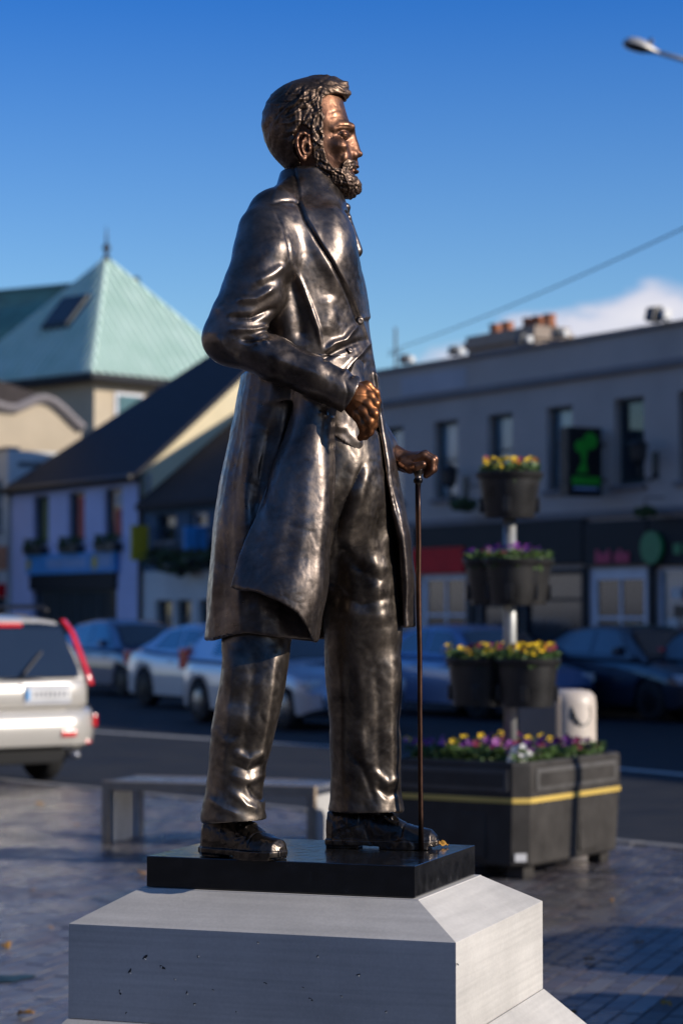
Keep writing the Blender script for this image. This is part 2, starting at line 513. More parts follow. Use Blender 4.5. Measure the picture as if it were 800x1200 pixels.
def nets(g, smooth=2):
    d = g.d; ins = d < 0
    nx, ny, nz_ = d.shape
    cnt = np.zeros((nx - 1, ny - 1, nz_ - 1), np.int8)
    for i in (0, 1):
        for j in (0, 1):
            for k in (0, 1):
                cnt += ins[i:nx - 1 + i, j:ny - 1 + j, k:nz_ - 1 + k]
    I, J, K = np.nonzero((cnt > 0) & (cnt < 8))
    idx = np.full(cnt.shape, -1, np.int32); idx[I, J, K] = np.arange(len(I))
    P = np.zeros((len(I), 3)); c = np.zeros(len(I))
    for a, b in EDG:
        da = d[I + a[0], J + a[1], K + a[2]]; db = d[I + b[0], J + b[1], K + b[2]]
        s_ = (da < 0) != (db < 0)
        t = np.where(s_, da / np.where(s_, da - db, 1), 0)
        for ax in range(3):
            P[:, ax] += np.where(s_, a[ax] + t * (b[ax] - a[ax]), 0)
        c += s_
    P /= c[:, None]
    V = g.o + g.h * (P + np.stack([I, J, K], 1))
    Q = []
    for ax in range(3):
        u, v = [(1, 2), (2, 0), (0, 1)][ax]
        A = [slice(None)] * 3; B = [slice(None)] * 3
        A[ax] = slice(0, -1); B[ax] = slice(1, None)
        ia = ins[tuple(A)]; ib = ins[tuple(B)]
        e = np.stack(np.nonzero(ia != ib), 1)
        ok = (e[:, u] > 0) & (e[:, v] > 0) & (e[:, u] < d.shape[u] - 1) & (e[:, v] < d.shape[v] - 1)
        e = e[ok]
        f = ia[tuple(e.T)]
        def cell(du, dv):
            q = e.copy(); q[:, u] += du; q[:, v] += dv
            return idx[tuple(q.T)]
        q = np.stack([cell(-1, -1), cell(0, -1), cell(0, 0), cell(-1, 0)], 1)
        q[~f] = q[~f][:, ::-1]
        Q.append(q)
    Q = np.concatenate(Q)
    for _ in range(smooth):
        V = lap(V, Q)
        V = V + 0.0
    return V, Q

def lap(V, Q, lam=0.5):
    n = len(V); S = np.zeros((n, 3)); C = np.zeros(n)
    for a, b in ((0, 1), (1, 2), (2, 3), (3, 0)):
        for p, q in ((Q[:, a], Q[:, b]), (Q[:, b], Q[:, a])):
            for ax in range(3):
                S[:, ax] += np.bincount(p, V[q, ax], n)
            C += np.bincount(p, minlength=n)
    C = np.maximum(C, 1)
    return V + lam * (S / C[:, None] - V)

def vnormals(V, Q):
    fn = np.cross(V[Q[:, 2]] - V[Q[:, 0]], V[Q[:, 3]] - V[Q[:, 1]])
    N = np.zeros_like(V)
    for c in range(4):
        for ax in range(3):
            N[:, ax] += np.bincount(Q[:, c], fn[:, ax], len(V))
    return N / (np.linalg.norm(N, axis=1)[:, None] + 1e-12)

def seg_dist(x, y, pts):
    best = np.full(len(x), 1e9); par = np.zeros(len(x)); acc = 0.0
    tot = sum(math.hypot(b[0] - a[0], b[1] - a[1]) for a, b in zip(pts[:-1], pts[1:]))
    for a, b in zip(pts[:-1], pts[1:]):
        dx, dy = b[0] - a[0], b[1] - a[1]; L = math.hypot(dx, dy) + 1e-9
        t = np.clip(((x - a[0]) * dx + (y - a[1]) * dy) / L ** 2, 0, 1)
        d = np.hypot(x - a[0] - t * dx, y - a[1] - t * dy)
        m = d < best; best[m] = d[m]; par[m] = ((acc + t * L) / tot)[m]; acc += L
    return best, par

def in_poly(x, y, poly):
    c = np.zeros(len(x), bool); n = len(poly)
    for i in range(n):
        x1, y1 = poly[i]; x2, y2 = poly[(i + 1) % n]
        c ^= ((y1 > y) != (y2 > y)) & (x < (x2 - x1) * (y - y1) / (y2 - y1 + 1e-12) + x1)
    return c

def poly_sd(x, y, poly):
    d, _ = seg_dist(x, y, list(poly) + [poly[0]])
    return np.where(in_poly(x, y, poly), -d, d)

def smooth01(t):
    t = np.clip(t, 0, 1); return t * t * (3 - 2 * t)

_tabs = {}
ROT3 = np.array([[0.36, 0.48, -0.8], [-0.8, 0.60, 0.0], [0.48, 0.64, 0.60]])
def vnoise(P, seed):
    """value noise on a random lattice"""
    if seed not in _tabs: _tabs[seed] = np.random.RandomState(seed).uniform(-1.6, 1.6, (32, 32, 32))
    T = _tabs[seed]; I = np.floor(P).astype(int); f = P - I; f = f * f * f * (f * (f * 6 - 15) + 10); I &= 31; J = (I + 1) & 31
    x, y, z = f.T; r = 0
    for a, wx in ((I[:, 0], 1 - x), (J[:, 0], x)):
        for b, wy in ((I[:, 1], 1 - y), (J[:, 1], y)):
            for c, wz in ((I[:, 2], 1 - z), (J[:, 2], z)):
                r = r + T[a, b, c] * wx * wy * wz
    return r

class Sculpt:
    """tools that work on the mesh the way a modelling tool works on clay"""
    def __init__(s, V, Q, shell=None):
        """shell = (centre x, centre y, height below which the mesh is thin cloth): both faces then move together"""
        s.V, s.Q = V, Q; s.shell = shell; s.N = vnormals(V, Q)
        if shell:
            rx, ry = V[:, 0] - shell[0], V[:, 1] - shell[1]; L = np.hypot(rx, ry) + 1e-6
            sg = np.clip((s.N[:, 0] * rx + s.N[:, 1] * ry) / L * 4, -1, 1)
            s.N = np.where((V[:, 2] < shell[2])[:, None], s.N * sg[:, None], s.N)
        if True:
            pass
        s.px0 = 0; s.px, s.py = project(V); s.D = np.zeros(len(V))
        s.near = smooth01((-s.N[:, 1] + 0.25) / 0.4)
    def stroke(s, pts, width, amp, taper=True, wmax=None, near=True):
        d, t = seg_dist(s.px, s.py, pts)
        a = np.exp(-(d / width) ** 2) * amp / 1000.0
        if taper: a *= np.clip(np.minimum(t, 1 - t) * 5 + 0.15, 0, 1)
        if near: a *= s.near
        if wmax is not None: a *= (s.V[:, 1] < D0 + wmax)
        s.D += a
    def fold(s, pts, width, amp, **kw):
        """a ridge with a valley beside it"""
        s.stroke(pts, width, amp, **kw)
        off = [(x + width * 1.1, y + width * 1.1) for x, y in pts]
        s.stroke(off, width * 0.9, -amp * 0.8, **kw)
    def raise_poly(s, poly, amp, soft=1.5, wmax=None):
        d = poly_sd(s.px, s.py, poly)
        a = smooth01(0.5 - d / (2 * soft)) * amp / 1000.0 * (s.N[:, 1] < 0.3)
        if wmax is not None: a *= (s.V[:, 1] < D0 + wmax)
        s.D += a
    def noise(s, freq, amp, seed=0, mask=None, stretch=(1, 1, 1), oct=2):
        P = s.V * np.array(stretch) * freq
        W_ = np.stack([vnoise(P * .7 + 11 * i, seed + 50 + i) for i in range(3)], 1)
        P = P + .5 * W_; a = np.zeros(len(P)); am = 1.0
        for o in range(oct):
            a += am * vnoise(P @ ROT3, seed + o); P = P @ ROT3 * 2.03; am *= .5
        if mask is not None: a *= mask
        s.D += a * amp / 1000.0
    def apply(s, sm=0):
        D = s.D
        s.V = s.V + s.N * D[:, None]
        for _ in range(sm): s.V = lap(s.V, s.Q, 0.4)
        s.__init__(s.V, s.Q, s.shell); return s

# ---------------------------------------------------------------- coat
def make_coat():
    g = Grid(225, 500, 195, 758, -0.36, 0.34, 0.0027)
    # torso
    g.slices([(236, 338, 386, 0.0, .05), (243, 320, 392, 0.0, .10), (252, 306, 397, 0, .16), (264, 298, 402, 0, .195), (285, 293, 411, 0, .21),
              (320, 291, 422, 0, .212), (350, 292, 428, 0, .206), (385, 294, 433, 0, .198), (420, 293, 438, 0, .19),
              (450, 290, 443, 0, .185), (478, 286, 448, 0, .185)], p=2.35, pf=1.85, cf=0.36)
    g.ell((384, 300, -.09), (.062, .09, .12), .04)
    g.chain([(345, 236, -.055, .052), (322, 252, -.12, .056), (312, 270, -.165, .060)], .03)
    g.chain([(345, 236, .055, .052), (330, 252, .12, .056), (325, 270, .165, .060)], .03)
    # skirts
    g.sheet([(440, [(352,-.165),(322,-.175),(300,-.15),(289,-.08),(285,0),(290,.09),(310,.15),(350,.185),(395,.18),(425,.14),(439,.07),(442,0),(440,-.04)]),
             (500, [(347,-.155),(316,-.178),(290,-.15),(276,-.08),(273,0),(279,.09),(305,.17),(350,.205),(400,.205),(434,.155),(449,.075),(452,.01),(446,-.03)]),
             (560, [(335,-.15),(305,-.18),(277,-.155),(263,-.08),(260,0),(268,.1),(300,.19),(350,.23),(405,.23),(445,.17),(463,.08),(466,.02),(456,-.03)]),
             (620, [(350,-.15),(300,-.185),(268,-.16),(254,-.08),(252,0),(262,.11),(300,.21),(355,.25),(415,.25),(458,.19),(476,.1),(479,.04),(468,-.015)]),
             (690, [(362,-.15),(296,-.20),(259,-.16),(246,-.08),(244,0),(256,.12),(300,.22),(360,.27),(425,.27),(466,.2),(483,.12),(485,.06),(474,.01)]),
             (754, [(367,-.15),(296,-.205),(255,-.16),(242,-.08),(240,0),(254,.12),(300,.22),(365,.27),(430,.27),(470,.2),(484,.12),(486,.07),(476,.03)])],
            .0065, .012, hem=[(200, 752), (243, 751), (262, 746), (290, 742), (330, 748), (370, 752), (440, 748), (470, 738), (500, 734)])
    g.sheet([(425, [(418,-.15),(404,-.178),(384,-.2),(364,-.205),(350,-.2)]),
             (470, [(398,-.17),(388,-.2),(372,-.215),(356,-.21),(347,-.19)]),
             (500, [(389,-.17),(381,-.21),(366,-.225),(352,-.215),(342,-.18)]),
             (560, [(388,-.17),(378,-.23),(358,-.25),(334,-.24),(320,-.195)]),
             (620, [(386,-.165),(378,-.235),(352,-.27),(320,-.265),(298,-.215)]),
             (690, [(380,-.15),(374,-.24),(346,-.29),(304,-.285),(272,-.225)]),
             (754, [(369,-.13),(366,-.24),(340,-.30),(296,-.29),(262,-.235)])],
            .0065, .010, hem=[(250, 688), (273, 689), (300, 694), (328, 705), (348, 718), (360, 735), (368, 752), (380, 752)])
    # near sleeve
    g.chain([(317, 276, -.170, .062), (311, 300, -.195, .066), (297, 340, -.22, .064), (280, 374, -.235, .058), (267, 398, -.235, .054)], .03)
    g.chain([(264, 396, -.235, .053), (275, 402, -.24, .052), (320, 420, -.255, .050), (365, 440, -.25, .047)], .016)
    g.cone((365, 440, -.25), (399, 457, -.238), .047, .0455, .012, cap=True)
    g.cone((394, 454.5, -.240), (411, 463, -.232), .0455, .0480, .003, cap=True)       # flared cuff
    g.cone((404, 459.5, -.235), (428, 471.5, -.224), .036, .040, .0, 'cut')
    # far sleeve
    g.chain([(345, 272, .185, .062), (352, 350, .23, .06), (382, 428, .22, .052), (446, 524, .105, .042)], .02)
    # coat collar, standing behind the neck
    g.slices([(203, 331, 388, 0, .064), (214, 328, 393, 0, .072), (226, 324, 398, 0, .085), (238, 317, 403, 0, .105), (252, 314, 406, 0, .14)], .010, p=2.2, cf=.45)
    # neck opening, sloping down to the front
    A = at(338, 200, D0); B = at(402, 236, D0)
    g2 = Grid.__new__(Grid)
    sl, X, Y, Z = g.sub(at(320, 190, D0 - .2) - .01, at(420, 262, D0 + .2) + .01)
    line = (Z - A[2]) - (X - A[0]) * (B[2] - A[2]) / (B[0] - A[0])
    band = np.minimum(line, (Z - at(400, 244, D0)[2]) * 1.5)
    g.d[sl] = np.maximum(g.d[sl], (band * 0.87).astype(np.float32))
    V, Q = nets(g, 5)
    s = Sculpt(V, Q, (float(at(365, 600, D0)[0]), D0, float(at(400, 500, D0)[2])))
    # lapel and collar of the near side
    lap_edge = [(352, 236), (359, 256), (372, 280), (386, 302), (399, 325), (411, 348), (422, 374)]
    s.raise_poly([(352, 233), (350, 218), (346, 196), (410, 196)] + [(440, 240), (440, 374)] + lap_edge[::-1], 4.5, .8, wmax=.02)
    s.stroke([(x - 1.6, y + 1.4) for x, y in lap_edge], 1.6, -5.0, taper=False)
    s.stroke([(319, 238), (332, 236), (344, 236), (352, 238)], 1.6, -4)
    s.raise_poly([(318, 236), (326, 214), (330, 190), (343, 192), (348, 236), (344, 240), (330, 238)], 3, 2)
    # armhole seam and chest pull
    s.stroke([(322, 246), (332, 268), (338, 290), (340, 310)], 1.4, -2.2)
    s.stroke([(340, 306), (352, 330), (362, 355), (372, 385), (378, 410)], 2.6, 5)
    s.stroke([(336, 318), (346, 345), (352, 375), (354, 405)], 9, -11)
    s.stroke([(380, 412), (392, 402), (405, 398), (420, 380)], 3.4, 7)
    s.stroke([(376, 422), (395, 412), (412, 404), (428, 398)], 3.2, -7)
    s.stroke([(400, 440), (412, 425), (424, 414), (434, 400)], 2.6, 5.5)
    s.stroke([(408, 445), (418, 434), (430, 424)], 2.0, -5)
    s.stroke([(385, 345), (388, 370), (383, 392)], 10, 5)
    s.stroke([(360, 262), (372, 290), (392, 322), (404, 350)], 9, 4.5)
    # coat front edge below the button
    s.stroke([(424, 374), (432, 400), (439, 430), (446, 470)], 2.0, 4.5, taper=False)
    # pulls at the elbow
    for a, b, c, wd, am in (((276, 352), (300, 350), (322, 336), 4.0, 9), ((268, 372), (296, 372), (326, 360), 3.4, -8),
                            ((270, 386), (298, 386), (318, 382), 3.8, 8), ((282, 398), (304, 398), (318, 392), 2.6, -7),
                            ((296, 402), (308, 396), (316, 404), 3.5, 6), ((300, 330), (318, 322), (334, 310), 4.5, 6),
                            ((256, 392), (262, 408), (280, 420), 4.0, 3.5), ((318, 420), (340, 428), (372, 438), 6, 2.5),
                            ((250, 365), (262, 352), (270, 330), 5, 3)):
        s.stroke([a, b, c], wd, am)
    s.stroke([(404, 444), (408, 460), (402, 492)], 1.3, -1.6, wmax=-.15)
    for bx, by in ((376, 484), (383, 487), (390, 490)):
        s.stroke([(bx, by), (bx + .5, by)], 1.8, 3.2, taper=False)
    # drape of the skirts
    s.stroke([(384, 520), (380, 600), (372, 690), (364, 735)], 9, 7)
    s.stroke([(350, 500), (330, 570), (306, 640), (290, 690)], 8, -3, wmax=-.18)
    s.stroke([(342, 520), (346, 600), (330, 680)], 12, -5, wmax=-.18)
    for pts, wd, am in (([(300, 470), (290, 560), (284, 660), (280, 745)], 9, 6), ([(284, 480), (272, 560), (262, 650), (256, 745)], 8, -6),
                        ([(268, 560), (256, 640), (248, 740)], 6, 5), ([(318, 490), (305, 560), (298, 610)], 8, -8),
                        ([(466, 580), (474, 640), (478, 700)], 5, 4), ([(459, 560), (466, 640), (470, 720)], 4, -4)):
        s.stroke(pts, wd, am)
    s.apply(3)
    s.noise(5, 2.6, 3, oct=1); s.noise(13, 1.1, 4, oct=1); s.noise(36, .26, 5); s.noise(120, 0.06, 6)
    s.apply(0)
    return s.V, s.Q

# ---------------------------------------------------------------- waistcoat and trousers
def make_waistcoat():
    g = Grid(300, 460, 425, 560, -0.2, 0.2, 0.003)
    g.slices([(425, 305, 430, 0, .165), (470, 305, 438, 0, .165), (500, 305, 441, -.002, .165), (556, 305, 444, -.002, .165)], p=2.4, cf=.4)
    g.cut_plane((386, 513), (440, 546), +1)
    V, Q = nets(g, 2); s = Sculpt(V, Q)
    s.stroke([(386, 509), (412, 526), (437, 541)], 2.0, 2.5, taper=False)
    s.stroke([(388, 500), (404, 502), (414, 512), (426, 524)], 4, 2)
    s.noise(20, .8, 8); s.apply(0)
    return s.V, s.Q

def make_trousers():
    g = Grid(228, 482, 505, 972, -0.24, 0.26, 0.0032)
    g.slices([(508, 316, 440, 0, .145), (545, 312, 446, 0, .15), (580, 310, 449, 0, .15), (610, 318, 446, .01, .13), (645, 340, 430, .02, .085), (680, 372, 412, .03, .03)], p=2.3)
    # forward leg (his left)
    g.slices([(560, 378, 447, .03, .105), (590, 380, 452, .04, .105), (620, 381, 457, .05, .10), (660, 381, 462, .06, .096), (700, 380, 466, .07, .093),
              (750, 381, 468, .08, .086), (800, 382, 468, .09, .082), (850, 385, 467, .10, .078), (900, 386, 468, .11, .078), (935, 385, 470, .115, .082), (951, 383, 473, .115, .085)], .03, p=2.2)
    # rear leg (his right)
    g.slices([(580, 305, 375, -.07, .095), (640, 285, 365, -.08, .085), (700, 268, 350, -.09, .082), (750, 259, 341, -.10, .08), (800, 256, 334, -.115, .08), (850, 250, 324, -.115, .076),
              (900, 246, 312, -.112, .074), (925, 243, 309, -.11, .076), (945, 240, 312, -.11, .082), (962, 238, 316, -.11, .086)], .03, p=2.2)
    # hollow hems
    g.slices([(930, 391, 465, .115, .07), (960, 391, 467, .115, .077)], 0.0, 'cut', p=2.2, sm=.004)
    g.slices([(938, 247, 308, -.11, .068), (972, 246, 308, -.11, .076)], 0.0, 'cut', p=2.2, sm=.004)
    V, Q = nets(g, 5); s = Sculpt(V, Q)
    # fly, hip creases
    s.stroke([(424, 543), (412, 575), (400, 610), (392, 640)], 3.5, -6)
    s.stroke([(430, 548), (420, 580), (412, 612)], 5, 5)
    s.stroke([(442, 556), (450, 600), (456, 650)], 5, 6)
    s.stroke([(405, 560), (398, 600), (394, 660), (398, 730)], 11, -12)
    s.stroke([(426, 575), (432, 630), (440, 690), (446, 735)], 10, 9)
    for pts, wd, am in (([(398, 696), (424, 708), (456, 698)], 6, -4.5), ([(394, 710), (420, 724), (456, 722)], 7, 4.5),                         ([(412, 640), (430, 660), (458, 668)], 8, 4), ([(398, 640), (420, 664), (446, 682)], 7, -5),
                        ([(420, 760), (424, 820), (426, 900)], 6, 3), ([(440, 770), (444, 840), (446, 930)], 6, -4), ([(456, 760), (459, 840), (460, 930)], 5, 4), ([(400, 770), (402, 850), (400, 930)], 6, 4),
                        ([(408, 880), (425, 900), (440, 940)], 4, -3), ([(438, 902), (454, 918), (468, 910)], 4.5, 4), ([(440, 922), (456, 932), (470, 926)], 4, -3.5),
                        ([(275, 760), (268, 830), (262, 920)], 6, 4), ([(300, 765), (294, 830), (284, 900)], 7, -4), ([(322, 762), (314, 830), (303, 900)], 5, 4),
                        ([(272, 880), (292, 890), (312, 880)], 4.5, 4.5), ([(270, 894), (290, 903), (312, 893)], 3.6, -4.5), ([(270, 908), (292, 916), (312, 906)], 4.5, 4.5),
                        ([(290, 918), (298, 930), (312, 938)], 3, -6), ([(270, 926), (290, 944), (308, 950)], 4, 5), ([(250, 850), (262, 868), (280, 872)], 5, 2.5), ([(246, 935), (262, 948), (282, 956)], 4, 3)):
        s.stroke(pts, wd, am)
    s.apply(1)
    s.noise(6, 5.0, 13, stretch=(1, 1, .7), oct=1); s.noise(12, 3.0, 14, stretch=(1, 1, .7), oct=1); s.noise(36, .45, 17); s.noise(120, .06, 15)
    s.apply(0)
    return s.V, s.Q

# ---------------------------------------------------------------- head, hair, beard
SKULL = [(97, 352, 388, 0, .034), (103, 336, 397, 0, .052), (112, 324, 401, 0, .067), (122, 317, 403, 0, .076), (134, 312, 406, 0, .081), (144, 311, 410, 0, .082),
         (149, 311, 412, 0, .082), (155, 312, 410, 0, .080), (162, 313, 408, 0, .078), (170, 316, 408.5, 0, .077), (180, 321, 411, 0, .073),
         (188, 329, 413, 0, .069), (196, 338, 415, 0, .065), (204, 348, 415.5, 0, .060), (212, 358, 416, 0, .053), (220, 370, 415, 0, .043), (227, 386, 410, 0, .03)]

def make_head():
    g = Grid(300, 432, 88, 262, -0.115, 0.115, 0.0015)
    g.slices(SKULL, p=2.05, cf=.42, sm=.006)
    g.chain([(358, 182, 0, .050), (364, 212, 0, .054), (366, 262, 0, .064)], .02)              # neck
    for sgn in (-1, 1):
        w = lambda q: sgn * q
        g.ell((397, 171, w(.047)), (.020, .018, .016), .018)                                 # cheekbone
        g.ell((401, 186, w(.036)), (.016, .018, .016), .018)
        g.ell((411.5, 158, w(.036)), (.019, .020, .0110), .014, 'cut')                         # eye socket
        g.ell((401.6, 158.6, w(.035)), (.0125, .0165, .0105), .004)                              # eyeball
        g.chain([(408.5, 157.6, w(.022), .0012), (406.5, 155.4, w(.030), .0016), (402, 154.4, w(.041), .0016), (397, 157.2, w(.050), .0012)], .006)   # upper lid
        g.chain([(412.5, 151, w(.010), .0050), (411.5, 148.6, w(.022), .0046), (405, 147, w(.037), .0040), (397, 147.6, w(.050), .0030), (391, 151, w(.058), .002)], .016)  # brow
        g.ell((413.5, 182, w(.0135)), (.0095, .007, .0068), .004)                                # wing of the nose
        g.ell((414.5, 185.2, w(.0085)), (.006, .0032, .0028), .002, 'cut')
        # ear
        e = w(.081)
        g.ell((357, 172, w(.078)), (.016, .010, .026), .010, rot=.15)
        hx = [(362, 166, e, .0032), (361, 159, w(.084), .0038), (356, 155.8, w(.087), .004), (350.5, 157, w(.090), .0042), (347.5, 163, w(.092), .0042), (348, 172, w(.091), .004), (350.5, 180, w(.088), .004), (354.5, 186.5, w(.085), .0046)]
        g.chain(hx, .003)
        g.chain([(358, 161, w(.085), .0025), (354, 166, w(.088), .0028), (353.5, 173, w(.088), .003), (356, 180, w(.086), .003)], .003)
        g.ell((359.5, 173, w(.090)), (.0075, .010, .012), .003, 'cut')
        g.ell((362.5, 174, w(.083)), (.004, .0045, .006), .003)
        g.ell((356, 185.5, w(.083)), (.007, .005, .007), .004)
    g.cone((405, 158, 0), (407, 180, 0), .018, .026, .014)
    g.cone((409.5, 152, 0), (414.5, 174, 0), .0080, .0140, .010)                                 # bridge
    g.ell((417.5, 180, 0), (.0145, .0120, .0090), .006)
    g.ell((421.5, 181.3, 0), (.0068, .0072, .0058), .003)
    g.cone((414, 192, 0), (412, 192, 0), .012, .012, .008)
    g.ell((415.8, 195.4, 0), (.0105, .022, .0045), .003)                                         # lips
    g.ell((415.5, 201.2, 0), (.0105, .020, .0050), .003)
    g.chain([(421, 198.3, 0, .0016), (418, 198.5, .014, .0016), (413, 199.5, .024, .0014)], .002, 'cut')
    g.chain([(421, 198.3, 0, .0016), (418, 198.5, -.014, .0016), (413, 199.5, -.024, .0014)], .002, 'cut')
    V, Q = nets(g, 1); s = Sculpt(V, Q)
    s.stroke([(392, 150), (398, 147.8), (406, 148), (412, 149)], 1.2, -1.0)
    s.stroke([(396.5, 157.8), (400, 155.8), (404, 155.4), (408, 157.4)], .9, .9); s.stroke([(397, 159.6), (401, 161.6), (405, 161.6), (408, 160.4)], .9, .7)
    s.stroke([(398.5, 158.6), (403, 157.8), (407.5, 158.4)], .8, -.5); s.stroke([(395, 154), (400, 152), (407, 152.6)], 1.1, -1.0)
    s.stroke([(396, 165), (402, 166.5), (408, 164)], 1.3, -.7)
    s.stroke([(404, 176), (400, 184), (399, 190)], 2.6, -1.6)
    s.stroke([(391, 156), (387, 154)], 1.5, -1); s.stroke([(391, 160), (386, 162)], 1.5, -1)
    s.stroke([(396, 168), (402, 169), (407, 167)], 1.8, -1.0)
    s.stroke([(386, 132), (396, 129), (405, 130)], 1.5, -.5)
    s.stroke([(384, 138), (395, 136), (406, 137)], 1.5, -.4)
    s.noise(30, .35, 21, oct=1); s.noise(110, .1, 22); s.apply(0)
    return s.V, s.Q

def hair_like(poly, tab, grow, h=.0016, ply=None, seed=30, seams=()):
    g = Grid(298, 432, 82, 242, -0.12, 0.12, h)
    g.slices(tab, p=2.05, cf=.42, sm=.006, off=grow)
    X, Z = np.meshgrid(g.x, g.z, indexing='ij')
    P = np.stack([X.ravel(), np.full(X.size, D0 - .05), Z.ravel()], 1)
    px, py = project(P)
    d2 = (poly_sd(px, py, poly) * 0.002).reshape(X.shape)[:, None, :].astype(np.float32)
    g.d[...] = np.maximum(g.d, d2)
    return g

def strands(s, specs, rnd):
    for (x0, y0, x1, y1, n, L, ang, wd, am, curl) in specs:
        for _ in range(n):
            x = rnd.uniform(x0, x1); y = rnd.uniform(y0, y1); a = ang + rnd.uniform(-.45, .45); pts = [(x, y)]
            c = rnd.choice([-1, 1]) * curl
            for q in range(4):
                a += c * rnd.uniform(.3, 1.0); x += math.cos(a) * L / 4; y += math.sin(a) * L / 4; pts.append((x, y))
            s.stroke(pts, wd * rnd.uniform(.7, 1.1), am * rnd.uniform(.5, 1.1) * rnd.choice([1, 1, -1]), near=False)

HAIRTAB = [(91, 364, 392, 0, .025), (95, 346, 403, 0, .042), (101, 332, 409, 0, .060), (110, 320, 409, 0, .075), (120, 313, 404, 0, .083), (132, 308.5, 402, 0, .087), (146, 307.5, 402, 0, .088),
           (160, 309, 402, 0, .086), (172, 313, 402, 0, .083), (184, 321, 402, 0, .078), (194, 331, 402, 0, .07), (202, 340, 402, 0, .062)]

def make_hair():
    poly = [(300, 84), (415, 84), (412, 104), (409, 112), (405, 113), (399, 108.5), (388, 110), (378, 117), (376, 127), (381, 138), (377, 146),
            (378, 160), (379, 176), (382, 196), (374, 198), (368, 188), (366, 168), (365, 156), (358, 149), (349, 151), (344, 160), (344, 180), (352, 192), (350, 206), (300, 212)]
    g = hair_like(poly, HAIRTAB, .001)
    g.chain([(376, 102, -.03, .009), (392, 98.5, -.022, .010), (402, 102.5, -.018, .0095), (406, 109, -.012, .006)], .010)      # quiff
    g.chain([(376, 99, .02, .009), (392, 96, .015, .010), (402, 101, .012, .0095), (406, 108, .01, .006)], .010)
    V, Q = nets(g, 2); s = Sculpt(V, Q)
    rnd = random.Random(5)
    strands(s, [(350, 98, 382, 150, 60, 26, 2.1, 1.7, 1.9, .35), (362, 130, 380, 196, 40, 20, 1.6, 1.5, 2.0, .4),
                (362, 92, 408, 110, 34, 26, .15, 1.5, 1.4, .2), (308, 110, 350, 196, 40, 40, 1.9, 3.2, .7, .12), (330, 94, 366, 125, 30, 24, 2.6, 1.8, 1.8, .2)], rnd)
    s.noise(60, .3, 31); s.noise(160, .2, 32); s.apply(0)
    return s.V, s.Q

def make_beard():
    tab = [(176, 350, 403, 0, .077), (184, 350, 412, 0, .075), (188, 352, 416.5, 0, .073), (192, 352, 419.5, 0, .071), (196, 352, 419, 0, .069), (200, 352, 417.5, 0, .067), (206, 354, 418.5, 0, .064),
           (212, 358, 422.5, 0, .060), (218, 364, 424.5, 0, .054), (224, 374, 424.5, 0, .045), (229, 386, 420, 0, .034), (232, 398, 413, 0, .02)]
    poly = [(366, 176), (379, 176), (383, 188), (390, 197), (400, 198), (403, 190), (408, 186), (416, 186), (421, 189), (421, 194.2), (414, 195), (409, 198.5), (411, 202.5), (419, 203.5), (420, 207),
            (430, 208), (430, 236), (395, 236), (384, 222), (372, 208), (364, 196)]
    g = hair_like(poly, tab, -.0006, .0014)
    V, Q = nets(g, 1); s = Sculpt(V, Q)
    rnd = random.Random(9)
    strands(s, [(366, 178, 384, 205, 30, 18, 1.2, 1.3, 1.4, .3), (380, 195, 405, 226, 45, 18, .9, 1.3, 1.4, .3), (402, 204, 425, 230, 38, 20, 1.25, 1.3, 1.4, .25), (403, 187, 419, 195, 20, 12, 2.3, 1.1, 1.2, .3)], rnd)
    s.noise(70, .5, 41); s.noise(200, .3, 42); s.apply(0)
    return s.V, s.Q

# ---------------------------------------------------------------- hands, shoes
def make_hand_near():
    g = Grid(396, 456, 432, 526, -0.29, -0.13, 0.0013)
    g.chain([(402, 459, -.232, .033), (414, 464, -.232, .030)], .006)
    g.ell((422, 473, -.234), (.030, .022, .038), .012, rot=-.55)
    g.ell((417, 468, -.236), (.030, .024, .034), .010, rot=-.5)
    for K, M, Tt, E in (((433, 464, -.243), (439.5, 473, -.246), (438.5, 486, -.236), (434, 493, -.222)),
                        ((430, 474, -.249), (438, 485, -.252), (437.5, 498, -.240), (432, 505, -.225)),
                        ((425, 482, -.250), (432.5, 494, -.252), (433, 506, -.240), (428, 512, -.226)),
                        ((418, 487, -.246), (424.5, 498, -.247), (426, 508, -.236), (422, 513, -.224))):
        g.chain([(420 + (K[0] - 425) * .3, 468 + (K[1] - 475) * .4, -.236, .010), (*K, .0112), (*M, .0104), (*Tt, .0092), (*E, .0078)], .0055)
    g.chain([(418, 455, -.225, .013), (430, 452, -.222, .0115), (439, 460, -.216, .0105), (442, 470, -.208, .009)], .005)       # thumb behind the lapel
    V, Q = nets(g, 1); s = Sculpt(V, Q)
    for a, b in (((415, 462), (431, 463)), ((415, 468), (428, 473)), ((414, 474), (423, 481)), ((412, 480), (417, 486))):
        s.stroke([a, b], 1.6, .6)
    s.noise(50, .2, 51); s.apply(0)
    return s.V, s.Q

